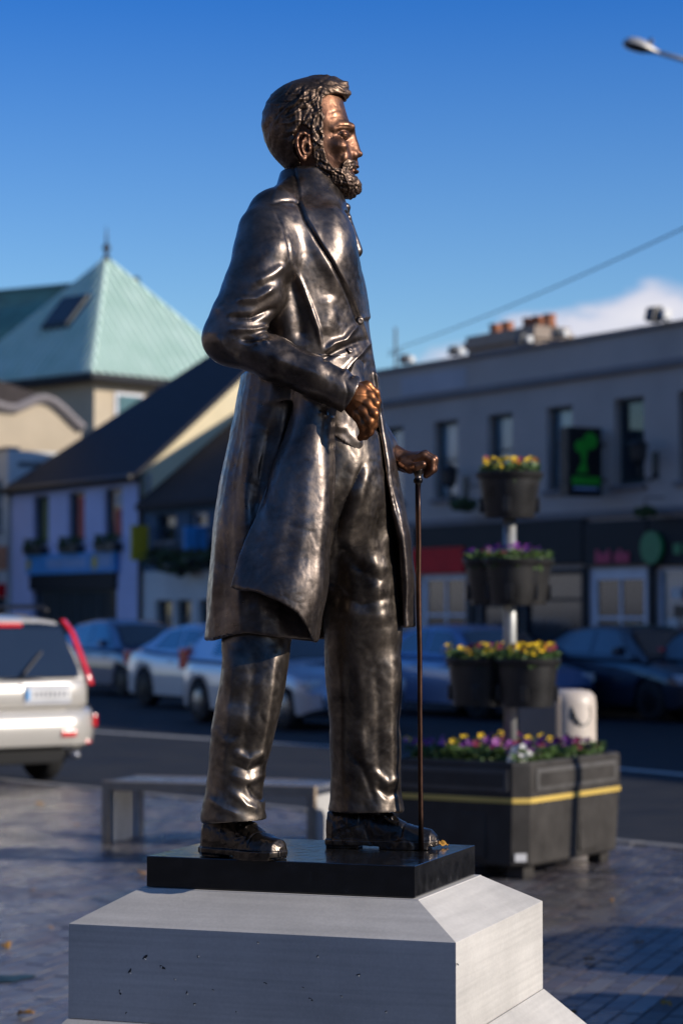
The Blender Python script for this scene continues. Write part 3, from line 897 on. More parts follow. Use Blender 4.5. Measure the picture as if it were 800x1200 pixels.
def make_hand_far():
    g = Grid(452, 524, 512, 578, 0.01, 0.20, 0.0013)
    g.chain([(450, 530, .100, .032), (474, 541, .094, .026)], .006)
    g.ell((486, 538, .092), (.033, .036, .019), .010, rot=.12)
    g.ell((480, 543, .085), (.026, .030, .020), .010)
    for i, (w_, dx, dy) in enumerate(((.062, -2, 1.5), (.082, 0, 0), (.101, .5, 0.5), (.118, -2, 2))):
        K = (498 + dx, 532.5 + dy, w_); M = (508 + dx, 538 + dy, w_ - .001); T_ = (507.5 + dx, 549 + dy, w_ - .001); E = (501 + dx, 555 + dy, w_ + .002)
        g.chain([(486, 537 + dy, w_ + .003, .0115), (*K, .0110), (*M, .0102), (*T_, .0092), (*E, .0080)], .0030)
    g.ell((495, 545, .092), (.020, .036, .020), .008)
    g.chain([(472, 543, .068, .015), (480, 549, .056, .0118), (488, 547, .040, .0100), (495, 544, .036, .0085)], .006)
    V, Q = nets(g, 1); s = Sculpt(V, Q)
    s.noise(50, .2, 53); s.apply(0)
    return s.V, s.Q

def shoe(heel, toe, seed):
    """heel and toe: (px, w) of the sole's ends; the plinth top is at zt"""
    zt = PL_TOP
    hx = at(heel[0], 990, D0 + heel[1])[0]; tx = at(toe[0], 990, D0 + toe[1])[0]
    a = np.array([hx, D0 + heel[1]]); b = np.array([tx, D0 + toe[1]]); u = (b - a); L = np.hypot(*u); u /= L; v = np.array([-u[1], u[0]])
    g = Grid.__new__(Grid); h = .0018
    lo = np.array([min(a[0], b[0]) - .09, min(a[1], b[1]) - .09, zt - .01]); hi = np.array([max(a[0], b[0]) + .09, max(a[1], b[1]) + .09, zt + .15])
    g.h = h; g.o = lo; g.n = np.ceil((hi - lo) / h).astype(int) + 1
    g.x = (lo[0] + h * np.arange(g.n[0])).astype(np.float32); g.y = (lo[1] + h * np.arange(g.n[1])).astype(np.float32); g.z = (lo[2] + h * np.arange(g.n[2])).astype(np.float32)
    X = g.x[:, None, None]; Y = g.y[None, :, None]; Z = g.z[None, None, :] - zt
    s_ = ((X - a[0]) * u[0] + (Y - a[1]) * u[1]) / L; t_ = (X - a[0]) * v[0] + (Y - a[1]) * v[1]
    k_s = np.array([0, .06, .2, .38, .55, .72, .86, .95, 1.0]); 
    wid = np.interp(s_, k_s, [.022, .033, .036, .034, .040, .047, .043, .032, .012])
    top = np.interp(s_, k_s, [.085, .098, .11, .112, .085, .062, .052, .046, .032])
    zb = 0.018
    hz = (top - zb)
    zz_ = (Z - zb)
    q = (np.abs(t_ / wid) ** 2.6 + np.abs(np.maximum(zz_, 0) / hz) ** 2.0) ** (1 / 2.2)
    ends = np.maximum(-s_, s_ - 1) * L
    d = np.maximum(np.maximum((q - 1) * .03, -zz_), ends)
    sole = np.maximum(np.maximum(np.abs(t_) - wid - .0035, np.maximum(Z - .022, .008 - Z)), ends - .003)
    heelb = np.maximum(np.maximum(np.abs(t_) - wid - .001, np.maximum(Z - .02, -Z + .0005)), np.maximum(-s_, s_ - .30) * L)
    toeb = np.maximum(np.maximum(np.abs(t_) - wid - .0035, np.maximum(Z - .02, -Z + .0005)), np.maximum(.50 - s_, s_ - .93) * L - .002)
    g.d = np.minimum(np.minimum(d, sole), np.minimum(heelb, toeb)).astype(np.float32)
    # ankle
    V, Q = nets(g, 2); s = Sculpt(V, Q)
    S = ((V[:, 0] - a[0]) * u[0] + (V[:, 1] - a[1]) * u[1]) / L; T = (V[:, 0] - a[0]) * v[0] + (V[:, 1] - a[1]) * v[1]; H = V[:, 2] - zt
    up = H > .03
    for c in (.40, .46, .52, .58):                                                    # laces
        s.D += np.exp(-((S - c - np.abs(T) * .6) / .013) ** 2) * .0035 * up * (np.abs(T) < .024)
    s.D -= np.exp(-((S - .74 + np.abs(T) * 1.0) / .010) ** 2) * .0018 * up             # toe cap
    s.D -= np.exp(-((np.abs(T) - .028) / .004) ** 2) * .002 * up * (S > .3) * (S < .66)
    s.noise(30, 1.0, seed); s.noise(90, .3, seed + 1); s.apply(0)
    return s.V, s.Q

# ---------------------------------------------------------------- grow all parts of the figure (in threads) and link them
def cane_mesh():
    b = MB()
    top = at(489.5, 561, D0 + .048); bot = at(493, 996.5, 5.50); bot[2] = PL_TOP
    P = [top + (bot - top) * t for t in np.linspace(0, 1, 12)]
    r = [.0062, .0060, .0058, .0056, .0055, .0054, .0053, .0052, .0052, .0052, .0054, .0058]
    rr_ = random.Random(3)
    P = [p + np.array([rr_.uniform(-.0008, .0008), rr_.uniform(-.0008, .0008), 0]) for p in P]
    b.tube(P, [q * 1.14 for q in r], 14)
    return b, top

def build_statue():
    PLT = float(at(486, 1015, 5.17)[2])
    global PL_TOP
    PL_TOP = PLT
    jobs = {'coat': make_coat, 'waistcoat': make_waistcoat, 'trousers': make_trousers, 'head': make_head, 'hair': make_hair, 'beard': make_beard,
            'hand': make_hand_near, 'hand_b': make_hand_far, 'shoe': lambda: shoe((241, -.045), (331, -.165), 61), 'shoe_b': lambda: shoe((384, .135), (512, .09), 71)}
    with ThreadPoolExecutor(4) as ex:
        res = {k: ex.submit(f) for k, f in jobs.items()}
        res = {k: v.result() for k, v in res.items()}
    loc = Vector((float(at(390, 990, D0)[0]), D0, PL_TOP))
    root = empty('bronze_statue', loc, 0, 'dark bronze statue of a bearded man in a long coat, holding a walking stick', 'statue')
    mm = {'coat': M_coat, 'waistcoat': M_coat, 'trousers': M_trou, 'head': M_skin, 'hair': M_hair, 'beard': M_hair, 'hand': M_hand, 'hand_b': M_skin, 'shoe': M_shoe, 'shoe_b': M_shoe}
    lab = {'hand': 'right hand, rubbed to an orange copper shine, closed on the coat front', 'hand_b': 'left hand resting on the knob of the stick'}
    O = {}
    L = np.array(loc)
    for k, (V, Q) in res.items():
        o = big_mesh(k.split('_')[0], V - L, Q, mm[k], root)
        if k in lab: o['label'] = lab[k]
        O[k] = o
    # rays against the coat for small fittings
    V, Q = res['coat']
    bvh = BVHTree.FromPolygons([tuple(p) for p in V.tolist()], Q.tolist())
    def hit(px, py):
        d = Vector(ray(px, py)); r = bvh.ray_cast(Vector(CAM), d.normalized())
        return r[0], r[1]
    for px, py, rad in ((421, 376, .0095), (409, 411, .0085)):
        p, n = hit(px, py)
        if p is None: continue
        b = MB(); b.lathe([(0, 0), (rad * .9, 0), (rad, .35 * rad), (rad * .85, .7 * rad), (rad * .4, .62 * rad), (0, .6 * rad)], n=16)
        b.xf(Matrix.Translation(p - Vector(L)) @ n.to_track_quat('Z', 'Y').to_matrix().to_4x4())
        b.build('button', M_coat, root, True)
    # necktie: knot and the beaded blade below it
    g = Grid(384, 436, 232, 300, -.05, .05, .0016)
    g.ell((402, 243, -.004), (.018, .020, .012), .004)
    for i, (x, y, r) in enumerate(((399, 240, .008), (405, 246, .008), (400, 250, .009), (407, 255, .008), (404, 261, .009), (409, 266, .008), (408, 273, .008), (412, 279, .008), (413, 287, .008))):
        g.ell((x, y, -.012 + .006 * (i % 2)), (r * 1.1, r * 1.3, r), .004)
    g.cone((402, 246, 0), (416, 294, 0), .012, .018, .006)
    V, Q = nets(g, 1); big_mesh('necktie', V - L, Q, M_coat, root)
    b, top = cane_mesh()
    b.v = [tuple(np.array(p) - L) for p in b.v]
    cane = b.build('walking_stick', M_skin, root, True)
    b = MB(); b.lathe([(0, .036), (.008, .035), (.0125, .029), (.0130, .023), (.011, .016), (.0085, .012), (.0075, .006), (.0105, .004), (.0115, 0), (.0105, -.005), (.0070, -.008), (.0065, -.02)], n=20)
    b.v = [tuple(np.array(p) + top - L + np.array([0, 0, -.004])) for p in b.v]
    b.build('knob', M_coat, cane, True)
    return root

root_statue = build_statue()

# ---------------------------------------------------------------- pedestal
M_slab = mat('polished_black_granite', (0.012, 0.012, 0.013), rough=0.16, var=0.3, vscale=30, bump=0.3, bscale=40, rvar=0.12, coat=0.4, coat_rough=0.06, bdist=.001)
def stone_mat():
    m = mat('sawn_limestone', (0.50, 0.475, 0.435), rough=0.72, var=0.20, vscale=2.2, bump=0.25, bscale=150, bdist=.0008)
    nt = m.node_tree; n = nt.nodes; l = nt.links
    # saw lines, clouding and small fossils
    t = [q for q in n if q.bl_idname == 'ShaderNodeTexCoord'][0]
    mp_ = n.new('ShaderNodeMapping'); mp_.inputs['Scale'].default_value = (1.2, 1.2, 45)
    l.new(t.outputs['Object'], mp_.inputs[0])
    nn = n.new('ShaderNodeTexNoise'); nn.inputs['Scale'].default_value = 2.0; nn.inputs['Detail'].default_value = 5
    l.new(mp_.outputs[0], nn.inputs['Vector'])
    mr = n.new('ShaderNodeMapRange'); mr.inputs['To Min'].default_value = .78; mr.inputs['To Max'].default_value = 1.18
    l.new(nn.outputs['Fac'], mr.inputs['Value'])
    sp_ = n.new('ShaderNodeTexNoise'); sp_.inputs['Scale'].default_value = 130; sp_.inputs['Detail'].default_value = 3
    l.new(t.outputs['Object'], sp_.inputs['Vector'])
    mr2 = n.new('ShaderNodeMapRange'); mr2.inputs['From Min'].default_value = .3; mr2.inputs['From Max'].default_value = .7; mr2.inputs['To Min'].default_value = .95; mr2.inputs['To Max'].default_value = 1.04
    l.new(sp_.outputs['Fac'], mr2.inputs['Value'])
    mu = n.new('ShaderNodeMath'); mu.operation = 'MULTIPLY'; l.new(mr.outputs[0], mu.inputs[0]); l.new(mr2.outputs[0], mu.inputs[1])
    b = n['Principled BSDF']; src = b.inputs['Base Color'].links[0].from_socket
    vm = n.new('ShaderNodeVectorMath'); vm.operation = 'SCALE'
    l.new(src, vm.inputs[0]); l.new(mu.outputs[0], vm.inputs['Scale']); l.new(vm.outputs[0], b.inputs['Base Color'])
    return m
M_stone = stone_mat()
M_fleck = mat('stone_fleck', (0.03, 0.03, 0.032), rough=0.5)
M_glint = mat('stone_glint', (0.5, 0.5, 0.48), rough=0.6)

PA = np.array([.9445, -.3285]); PB = np.array([.3285, .9445])     # pedestal axes
fr = np.array([at(486, 1015, 5.17)[0], 5.17])
SL, SD = .652, .488
zt = PL_TOP; zs = float(at(486, 1053, 5.17)[2])
c2d = fr - PA * SL / 2 + PB * SD / 2
ped = empty('statue_pedestal', (c2d[0], c2d[1], 0), math.atan2(PA[1], PA[0]), 'pale grey limestone pedestal with sloping shoulders under a black polished slab', 'pedestal')
b = MB(); b.box(-SL / 2, SL / 2, -SD / 2, SD / 2, zs + .001, zt, .0018)
slab = b.build('slab', M_slab, ped)
def bevel_block(levels, name):
    """levels: (z, half_x, half_y)"""
    v = []; f = []
    for z, hx, hy in levels:
        v += [(-hx, -hy, z), (hx, -hy, z), (hx, hy, z), (-hx, hy, z)]
    for i in range(len(levels) - 1):
        for k in range(4):
            f.append((i * 4 + k, i * 4 + (k + 1) % 4, i * 4 + 4 + (k + 1) % 4, i * 4 + 4 + k))
    f.append((3, 2, 1, 0)); n = (len(levels) - 1) * 4; f.append((n, n + 1, n + 2, n + 3))
    o = mesh_obj(name, v, f, M_stone, ped)
    md = o.modifiers.new('edge', 'BEVEL'); md.width = .0022; md.segments = 2; md.limit_method = 'ANGLE'; md.angle_limit = R(12)
    return o
m1 = .134; zsh = .986; zb = .771
up = bevel_block([(zb + .001, SL / 2 + m1, SD / 2 + m1), (zsh, SL / 2 + m1, SD / 2 + m1), (zs - .002, SL / 2 + .012, SD / 2 + .012), (zs - .0005, SL / 2 + .012, SD / 2 + .012)], 'upper_block')
m2 = m1 + .26
bevel_block([(0.45, SL / 2 + m2, SD / 2 + m2), (.49, SL / 2 + m2, SD / 2 + m2), (zb - .001, SL / 2 + m1 + .003, SD / 2 + m1 + .003), (zb, SL / 2 + m1 + .003, SD / 2 + m1 + .003)], 'lower_block')
bevel_block([(-.05, SL / 2 + m2 - .003, SD / 2 + m2 - .003), (.4485, SL / 2 + m2 - .003, SD / 2 + m2 - .003)], 'base_block')
# small scars on the front face
rr = random.Random(11)
yf = -(SD / 2 + m1)
ci, si = math.cos(ped.rotation_euler.z), math.sin(ped.rotation_euler.z)
def ped_local(px, py):
    """point of the front face on a sight line"""
    d = ray(px, py); n2 = -PB
    q0 = c2d + n2 * (SD / 2 + m1)
    t = ((q0 - CAM[:2]) @ n2) / (d[:2] @ n2)
    P = CAM + d * t
    r = P[:2] - c2d
    return r @ PA, P[2]
for px, py in ((170, 1122), (152, 1138), (141, 1163), (148, 1187), (205, 1148), (219, 1163), (232, 1121), (228, 1176), (277, 1186), (355, 1157), (364, 1171), (372, 1120), (400, 1167), (420, 1142), (452, 1185), (536, 1130), (302, 1104), (311, 1152), (190, 1133), (250, 1160)):
    x, z = ped_local(px, py)
    s_ = rr.choice((.6, .8, 1.0, 1.5)); a = rr.uniform(-1.3, 1.1)
    P = [(math.cos(t) * rr.uniform(.0034, .0070) * s_ , math.sin(t) * rr.uniform(.0012, .0026) * s_) for t in np.linspace(0, 2 * math.pi, 8)[:-1]]
    P = [(x + u * math.cos(a) - w * math.sin(a), z + u * math.sin(a) + w * math.cos(a)) for u, w in P]
    MB().prism(P, yf - .0008, yf + .001).build('scar', M_fleck, up)
    MB().prism([(u + .002, w - .0022) for u, w in P[2:6]], yf - .0012, yf + .001).build('scar_glint', M_glint, up)  # pale sliver paints the highlight beside each scar
M_leafy = mat('dead_leaf', (0.45, 0.22, 0.03), rough=.6, var=.3, vscale=60)
def leaf(loc, size, rz, label, tilt=.25):
    b = MB(); n = 9
    top = [(-.5, 0, 0)] + [(-.5 + i / n, .28 * math.sin(math.pi * (i / n) ** .8) * (1 + .25 * (i % 2)), .10 * math.sin(i * 1.3)) for i in range(1, n)] + [(.5, 0, .08)]
    v = [(x * size, y * size, z * size + .12 * size * abs(y) * 4) for x, y, z in top] + [(x * size, -y * size, z * size + .12 * size * abs(y) * 4) for x, y, z in top[1:-1]]
    m = len(top); f = []
    mid = [(x * size, 0, .02 * size) for x, y, z in top]
    v2 = v + mid
    off = len(v)
    for i in range(m - 1):
        f.append((i, i + 1, off + i + 1, off + i))
        a_ = m + i - 1 if 0 < i < m - 1 else i
        b_ = m + i if i + 1 < m - 1 else m - 1
        if i == 0: a_ = 0
        f.append((off + i, off + i + 1, b_, a_))
    o = mesh_obj('fallen_leaf', v2, f, M_leafy, None, True, loc=loc)
    md = o.modifiers.new('t', 'SOLIDIFY'); md.thickness = .0006
    o.rotation_euler = (tilt, .1, rz)
    return tag(o, label, 'leaf')
lp = at(519, 990, 5.6)
leaf((lp[0] - .003, 5.585, PL_TOP + .006), .034, .4, 'small yellow dead leaf on the black slab just beyond the toe of the shoe', .5)
# ================================================================ ground, road, pavement
ZR = -0.10                                              # road level, the pavement is at 0
M_asphalt = mat('asphalt', (0.024, 0.026, 0.031), rough=0.78, var=0.25, vscale=1.3, bump=0.6, bscale=60, rvar=0.1, spec=.25)
M_ground = mat('ground', (0.05, 0.05, 0.05), rough=0.9)
M_paver = [mat('paver_%s' % n_, c, rough=r_, var=.35, vscale=1.1, bump=.5, bscale=90, rvar=.26, worldpos=True) for n_, c, r_ in
           (('slate', (.070, .066, .070), .62), ('mauve', (.100, .085, .085), .66), ('grey', (.088, .086, .090), .58), ('wet', (.085, .08, .09), .28), ('wet_mauve', (.105, .09, .095), .30), ('wet_worn', (.12, .115, .12), .27))]
M_joint = mat('joint_sand', (0.045, 0.042, 0.04), rough=.9, var=.3, vscale=20)
M_kerb = mat('kerb_stone', (0.20, 0.195, 0.19), rough=.7, var=.2, vscale=6, bump=.4, bscale=80)
M_line = mat('road_paint', (0.45, 0.45, 0.43), rough=.6, var=.3, vscale=12)
M_wet = mat('puddle', (0.02, 0.022, 0.026), rough=.05, var=.2, spec=.6)

mesh_obj('ground', [(-900, -300, -.16), (900, -300, -.16), (900, 1500, -.16), (-900, 1500, -.16)], [(0, 1, 2, 3)], M_ground, kind='structure')
# street axis of the near kerb
KD = np.array([-.66, .751]); KP = np.array([0.0, 19.4]); KN = np.array([.751, .66])       # KN points across the road
FD = np.array([.521, -.853]); FN = np.array([.853, .521])                                 # far facades: along, into the buildings
FP = np.array([5.48, 44.0])
def strip(name, p0, d, n_, a0, a1, b0, b1, z, m, t=None, **k):
    P = [p0 + d * a + n_ * b for a, b in ((a0, b0), (a1, b0), (a1, b1), (a0, b1))]
    if t:
        return MB().prism([(p[0], p[1]) for p in P], z - t, z, 'z').build(name, m, **k)
    return mesh_obj(name, [(p[0], p[1], z) for p in P], [(0, 1, 2, 3)], m, **k)
far_edge = FP - FN * 3.2
P_ = [KP + KD * 110 + KN * .15, KP - KD * 70 + KN * .15, far_edge + FD * 110, far_edge - FD * 110]
mesh_obj('road', [(p[0], p[1], ZR) for p in P_], [(0, 1, 2, 3)], M_asphalt, kind='structure')
strip('far_pavement', far_edge, FD, FN, -110, 110, 0.152, 3.4, 0.0, M_paver[2], .14, kind='structure')
MB().prism([tuple(far_edge + FD * a + FN * b_) for a, b_ in ((-110, 0), (110, 0), (110, .15), (-110, .15))], -.15, .008, 'z').build('far_kerb', M_kerb, kind='structure')
# painted lines
for n_, (qa, qb), w_ in (('edge_line', ((120, 858), (385, 875)), .10), ('lane_line', ((640, 893), (800, 908)), .12)):
    A = ground(*qa, ZR)[:2]; B = ground(*qb, ZR)[:2]; d = (B - A) / np.hypot(*(B - A)); nn = np.array([-d[1], d[0]])
    A = A - d * (25 if n_ == 'edge_line' else 2.5); B = B + d * (1.2 if n_ == 'edge_line' else 14)
    mesh_obj('road_marking', [(*(A - nn * w_), ZR + .004), (*(B - nn * w_), ZR + .004), (*(B + nn * w_), ZR + .004), (*(A + nn * w_), ZR + .004)], [(0, 1, 2, 3)], M_line, kind='structure')

# near pavement: a bed with separate pavers on it
bed = [KP + KD * 60, KP - KD * 60, KP - KD * 60 - KN * 70, KP + KD * 60 - KN * 70]
pave = MB().prism([tuple(p) for p in bed], -.155, -.012, 'z').build('pavement', M_joint, kind='structure')
kerbs = 0
kb = MB().box(-.452, .452, 0, .148, -.14, .004, .008); kobj = None
for i in range(-14, 16):
    p = KP + KD * (i * .92)
    if kobj is None:
        kobj = kb.build('kerb_stone', M_kerb, pave); o = kobj
    else:
        o = use('kerb_stone', kobj, pave)
    o.location = (p[0], p[1], 0); o.rotation_euler = (0, 0, math.atan2(KD[1], KD[0]) + math.pi)
    # local y must point across the road
    if (np.array([-math.sin(o.rotation_euler[2]), math.cos(o.rotation_euler[2])]) @ KN) < 0:
        o.rotation_euler = (0, 0, o.rotation_euler[2] + math.pi)
for s_ in (-1, 1):                                     # the rest of the kerb as two long runs
    a, b_ = (14.5 * .92, 110) if s_ > 0 else (-13.5 * .92 - 110, -14.5 * .92)
    strip('kerb_run', KP, KD, KN, a, b_, 0.0, .148, .003, M_kerb, .14, parent=pave)

prot = []
rr = random.Random(21)
for k, m in enumerate(M_paver):
    o = None
    for t in range(1):
        prot.append(MB().box(-.0465, .0465, -.0965, .0965, -.05, 0, .003))
PW, PLn = .10, .20
cells = []
th_p = math.atan2(PA[1], PA[0])
PEDX, PEDY = SL / 2 + m2 + .01, SD / 2 + m2 + .01
for i in range(-110, 120):
    for j in range(-20, 90):
        lx = i * PW; ly = j * PLn + (.1 if i % 2 else 0) + 1.0
        p = c2d + PA * lx + PB * ly
        if abs(lx) < PEDX and abs(ly) < PEDY: continue
        if (p - KP) @ KN > -.10: continue
        if p[1] < 1 or p[1] > 24 or abs(p[0]) > 8: continue
        cells.append((p[0], p[1], lx, ly))
C = np.array(cells)
cx_, cy_ = project(np.c_[C[:, :2], np.zeros(len(C))])
vis = (cx_ > -15) & (cx_ < 815) & (cy_ < 1212) & (C[:, 1] > 6)
vis &= ~((cx_ > 90) & (cx_ < 625) & (cy_ > 1050)) & ~((cx_ > 75) & (cx_ < 680) & (cy_ > 1195))
order = [i for i in np.argsort(C[:, 1]) if vis[i]]
big = set(order[:300])
shared = {}
stuffs = [([], []) for _ in range(6)]
for i, (x, y, lx, ly) in enumerate(cells):
    k = rr.choice((0, 0, 1, 2, 2)) + (3 if lx < -.2 + .1 * math.sin(ly * 3) else 0); dz = rr.uniform(-.0025, .002); rz = th_p + rr.uniform(-.012, .012)
    if i in big:
        if k not in shared:
            o = prot[k].build('paver', M_paver[k], pave); shared[k] = o
        else:
            o = use('paver', shared[k], pave)
        o.location = (x, y, dz); o.rotation_euler = (rr.uniform(-.008, .008), rr.uniform(-.008, .008), rz)
    else:
        V_, F_ = stuffs[k]; n = len(V_); c_, s_ = math.cos(rz), math.sin(rz); tx = rr.uniform(-.0015, .0015)
        for (a, b_, z) in ((-.047, -.097, -.03), (.047, -.097, -.03), (.047, .097, -.03), (-.047, .097, -.03), (-.044, -.094, dz), (.044, -.094, dz + tx), (.044, .094, dz + tx), (-.044, .094, dz)):
            V_.append((x + a * c_ - b_ * s_, y + a * s_ + b_ * c_, z))
        F_ += [tuple(n + q for q in f) for f in ((4, 5, 6, 7), (0, 1, 5, 4), (1, 2, 6, 5), (2, 3, 7, 6), (3, 0, 4, 7))]
for k in range(6):
    mesh_obj('paver_field', *stuffs[k], M_paver[k], pave, kind='stuff')
# paving beyond the band of separate bricks keeps the same level
# puddles on the left
def puddle(cx, cy, rx, ry, seed):
    r_ = random.Random(seed); n = 36; P = []
    ph = [r_.uniform(0, 6.28) for _ in range(4)]
    for i in range(n):
        a = 2 * math.pi * i / n; q = 1 + .22 * math.sin(2 * a + ph[0]) + .16 * math.sin(3 * a + ph[1]) + .1 * math.sin(5 * a + ph[2]) + .06 * math.sin(9 * a + ph[3])
        P.append((cx + rx * q * math.cos(a), cy + ry * q * math.sin(a), .0045))
    return mesh_obj('puddle', [(cx, cy, .0045)] + P, [(0, 1 + i, 1 + (i + 1) % n) for i in range(n)], M_wet, kind='structure')
for px, py, rx, ry, sd_ in ((-8, 1148, .16, .12, 1),):
    q = ground(px, py); puddle(q[0], q[1], rx, ry, sd_)
for px, py, lb in ((47, 944, 'yellow dead leaf on the paving left of the bench, nearest the car'), (166, 1026, 'orange dead leaf on the paving near the left end of the slab'),
                   (664, 1192, 'tiny orange dead leaf on the brick paving at the lower right'), (8, 1112, 'brown dead leaf at the left edge beside the puddle'),
                   (30, 1192, 'dull dead leaf on the wet paving at the lower left corner')):
    q = ground(px, py); leaf((q[0], q[1], .012), .09, rr.uniform(0, 6), lb)

# a few more fallen leaves, each by itself
for px, py, lb in ((716, 1058, 'small brown leaf on the brick paving below the right end of the planter'), (748, 1108, 'small yellow leaf on the brick paving in the shadow band at the right'),
                   (690, 1128, 'pale curled leaf on the brick paving close to the pedestal corner'), (780, 1180, 'brown leaf on the bricks in the lower right corner'),
                   (90, 968, 'small brown leaf on the paving just left of the bench leg'), (38, 1046, 'small tan leaf in the shadow band on the left paving'), (60, 1090, 'tan leaf on the wet bricks beside the pedestal block')):
    q = ground(px, py); leaf((q[0], q[1], .012), rr.uniform(.04, .07), rr.uniform(0, 6), lb)
# ================================================================ buildings across the street
def wall_mat(name, c, **k): return mat(name, c, rough=.85, var=.10, vscale=.7, bump=.4, bscale=35, **k)
M_mauve = wall_mat('painted_render_grey', (0.44, 0.375, 0.335))
M_mauve2 = wall_mat('painted_patch_pale', (0.42, 0.40, 0.42))
M_trim = mat('trim_stone', (0.20, 0.18, 0.18), rough=.8)
M_shopw = wall_mat('lavender_wash', (0.54, 0.57, 0.80))
M_cream = wall_mat('cream_render', (0.78, 0.66, 0.42))
M_tan = wall_mat('tan_render', (0.46, 0.38, 0.27))
M_pale = wall_mat('pale_render', (0.62, 0.62, 0.60))
M_slate = mat('roof_slate', (0.022, 0.024, 0.032), rough=.7, var=.3, vscale=5, spec=.3)
M_brownroof = mat('roof_brown', (0.035, 0.028, 0.028), rough=.8, var=.3, vscale=5, spec=.3)
M_copper = mat('copper_patina', (0.46, 0.63, 0.54), rough=.6, var=.2, vscale=.9, color2=(0.60, 0.74, 0.66))
M_copper_d = mat('copper_patina_old', (0.02, 0.10, 0.12), rough=.6, var=.3, vscale=.8)
M_glass = mat('window_glass', (0.02, 0.028, 0.035), rough=.08, var=.3, spec=.6)
M_glass_sky = mat('window_glass_sky', (0.17, 0.25, 0.29), rough=.12, var=.3, vscale=2, spec=.8)  # blue-grey base colour paints the sky's reflection in the panes
M_frame_d = mat('frame_dark', (0.03, 0.045, 0.055), rough=.5)
M_frame_w = mat('frame_white', (0.62, 0.64, 0.70), rough=.5)
M_dark = mat('fascia_dark', (0.008, 0.010, 0.015), rough=.6, spec=.25)
M_blueF = mat('fascia_blue', (0.04, 0.28, 0.62), rough=.5)
M_red = mat('fascia_red', (0.62, 0.005, 0.012), rough=.6, spec=.2)
M_brick = mat('chimney_brick', (0.30, 0.24, 0.19), rough=.9, var=.3, vscale=12)
M_pot = mat('chimney_pot_clay', (0.36, 0.14, 0.07), rough=.9, var=.5, vscale=8)
M_lampw = mat('lamp_housing_white', (0.60, 0.60, 0.58), rough=.5)
M_black = mat('black_metal', (0.012, 0.012, 0.014), rough=.45)
M_green = mat('green_lettering', (0.03, 0.42, 0.03), rough=.5)
M_greenD = mat('green_disc', (0.01, 0.20, 0.06), rough=.5)
M_pink = mat('pink_lettering', (0.55, 0.02, 0.10), rough=.5)
M_yellow = mat('yellow_emblem', (0.55, 0.40, 0.02), rough=.5)
M_ltxt = mat('pale_lettering', (0.30, 0.42, 0.62), rough=.5)
M_tile = mat('interior_things', (0.12, 0.08, 0.05), rough=.7, var=.5, vscale=6)
M_curtR = mat('curtain_red', (0.50, 0.10, 0.07), rough=.8, var=.3, vscale=4)
M_curtG = mat('curtain_green', (0.13, 0.16, 0.05), rough=.8, var=.4, vscale=4)
M_curtW = mat('curtain_white', (0.50, 0.45, 0.42), rough=.8)
M_foliage = mat('foliage', (0.045, 0.075, 0.02), rough=.7, var=.5, vscale=15)

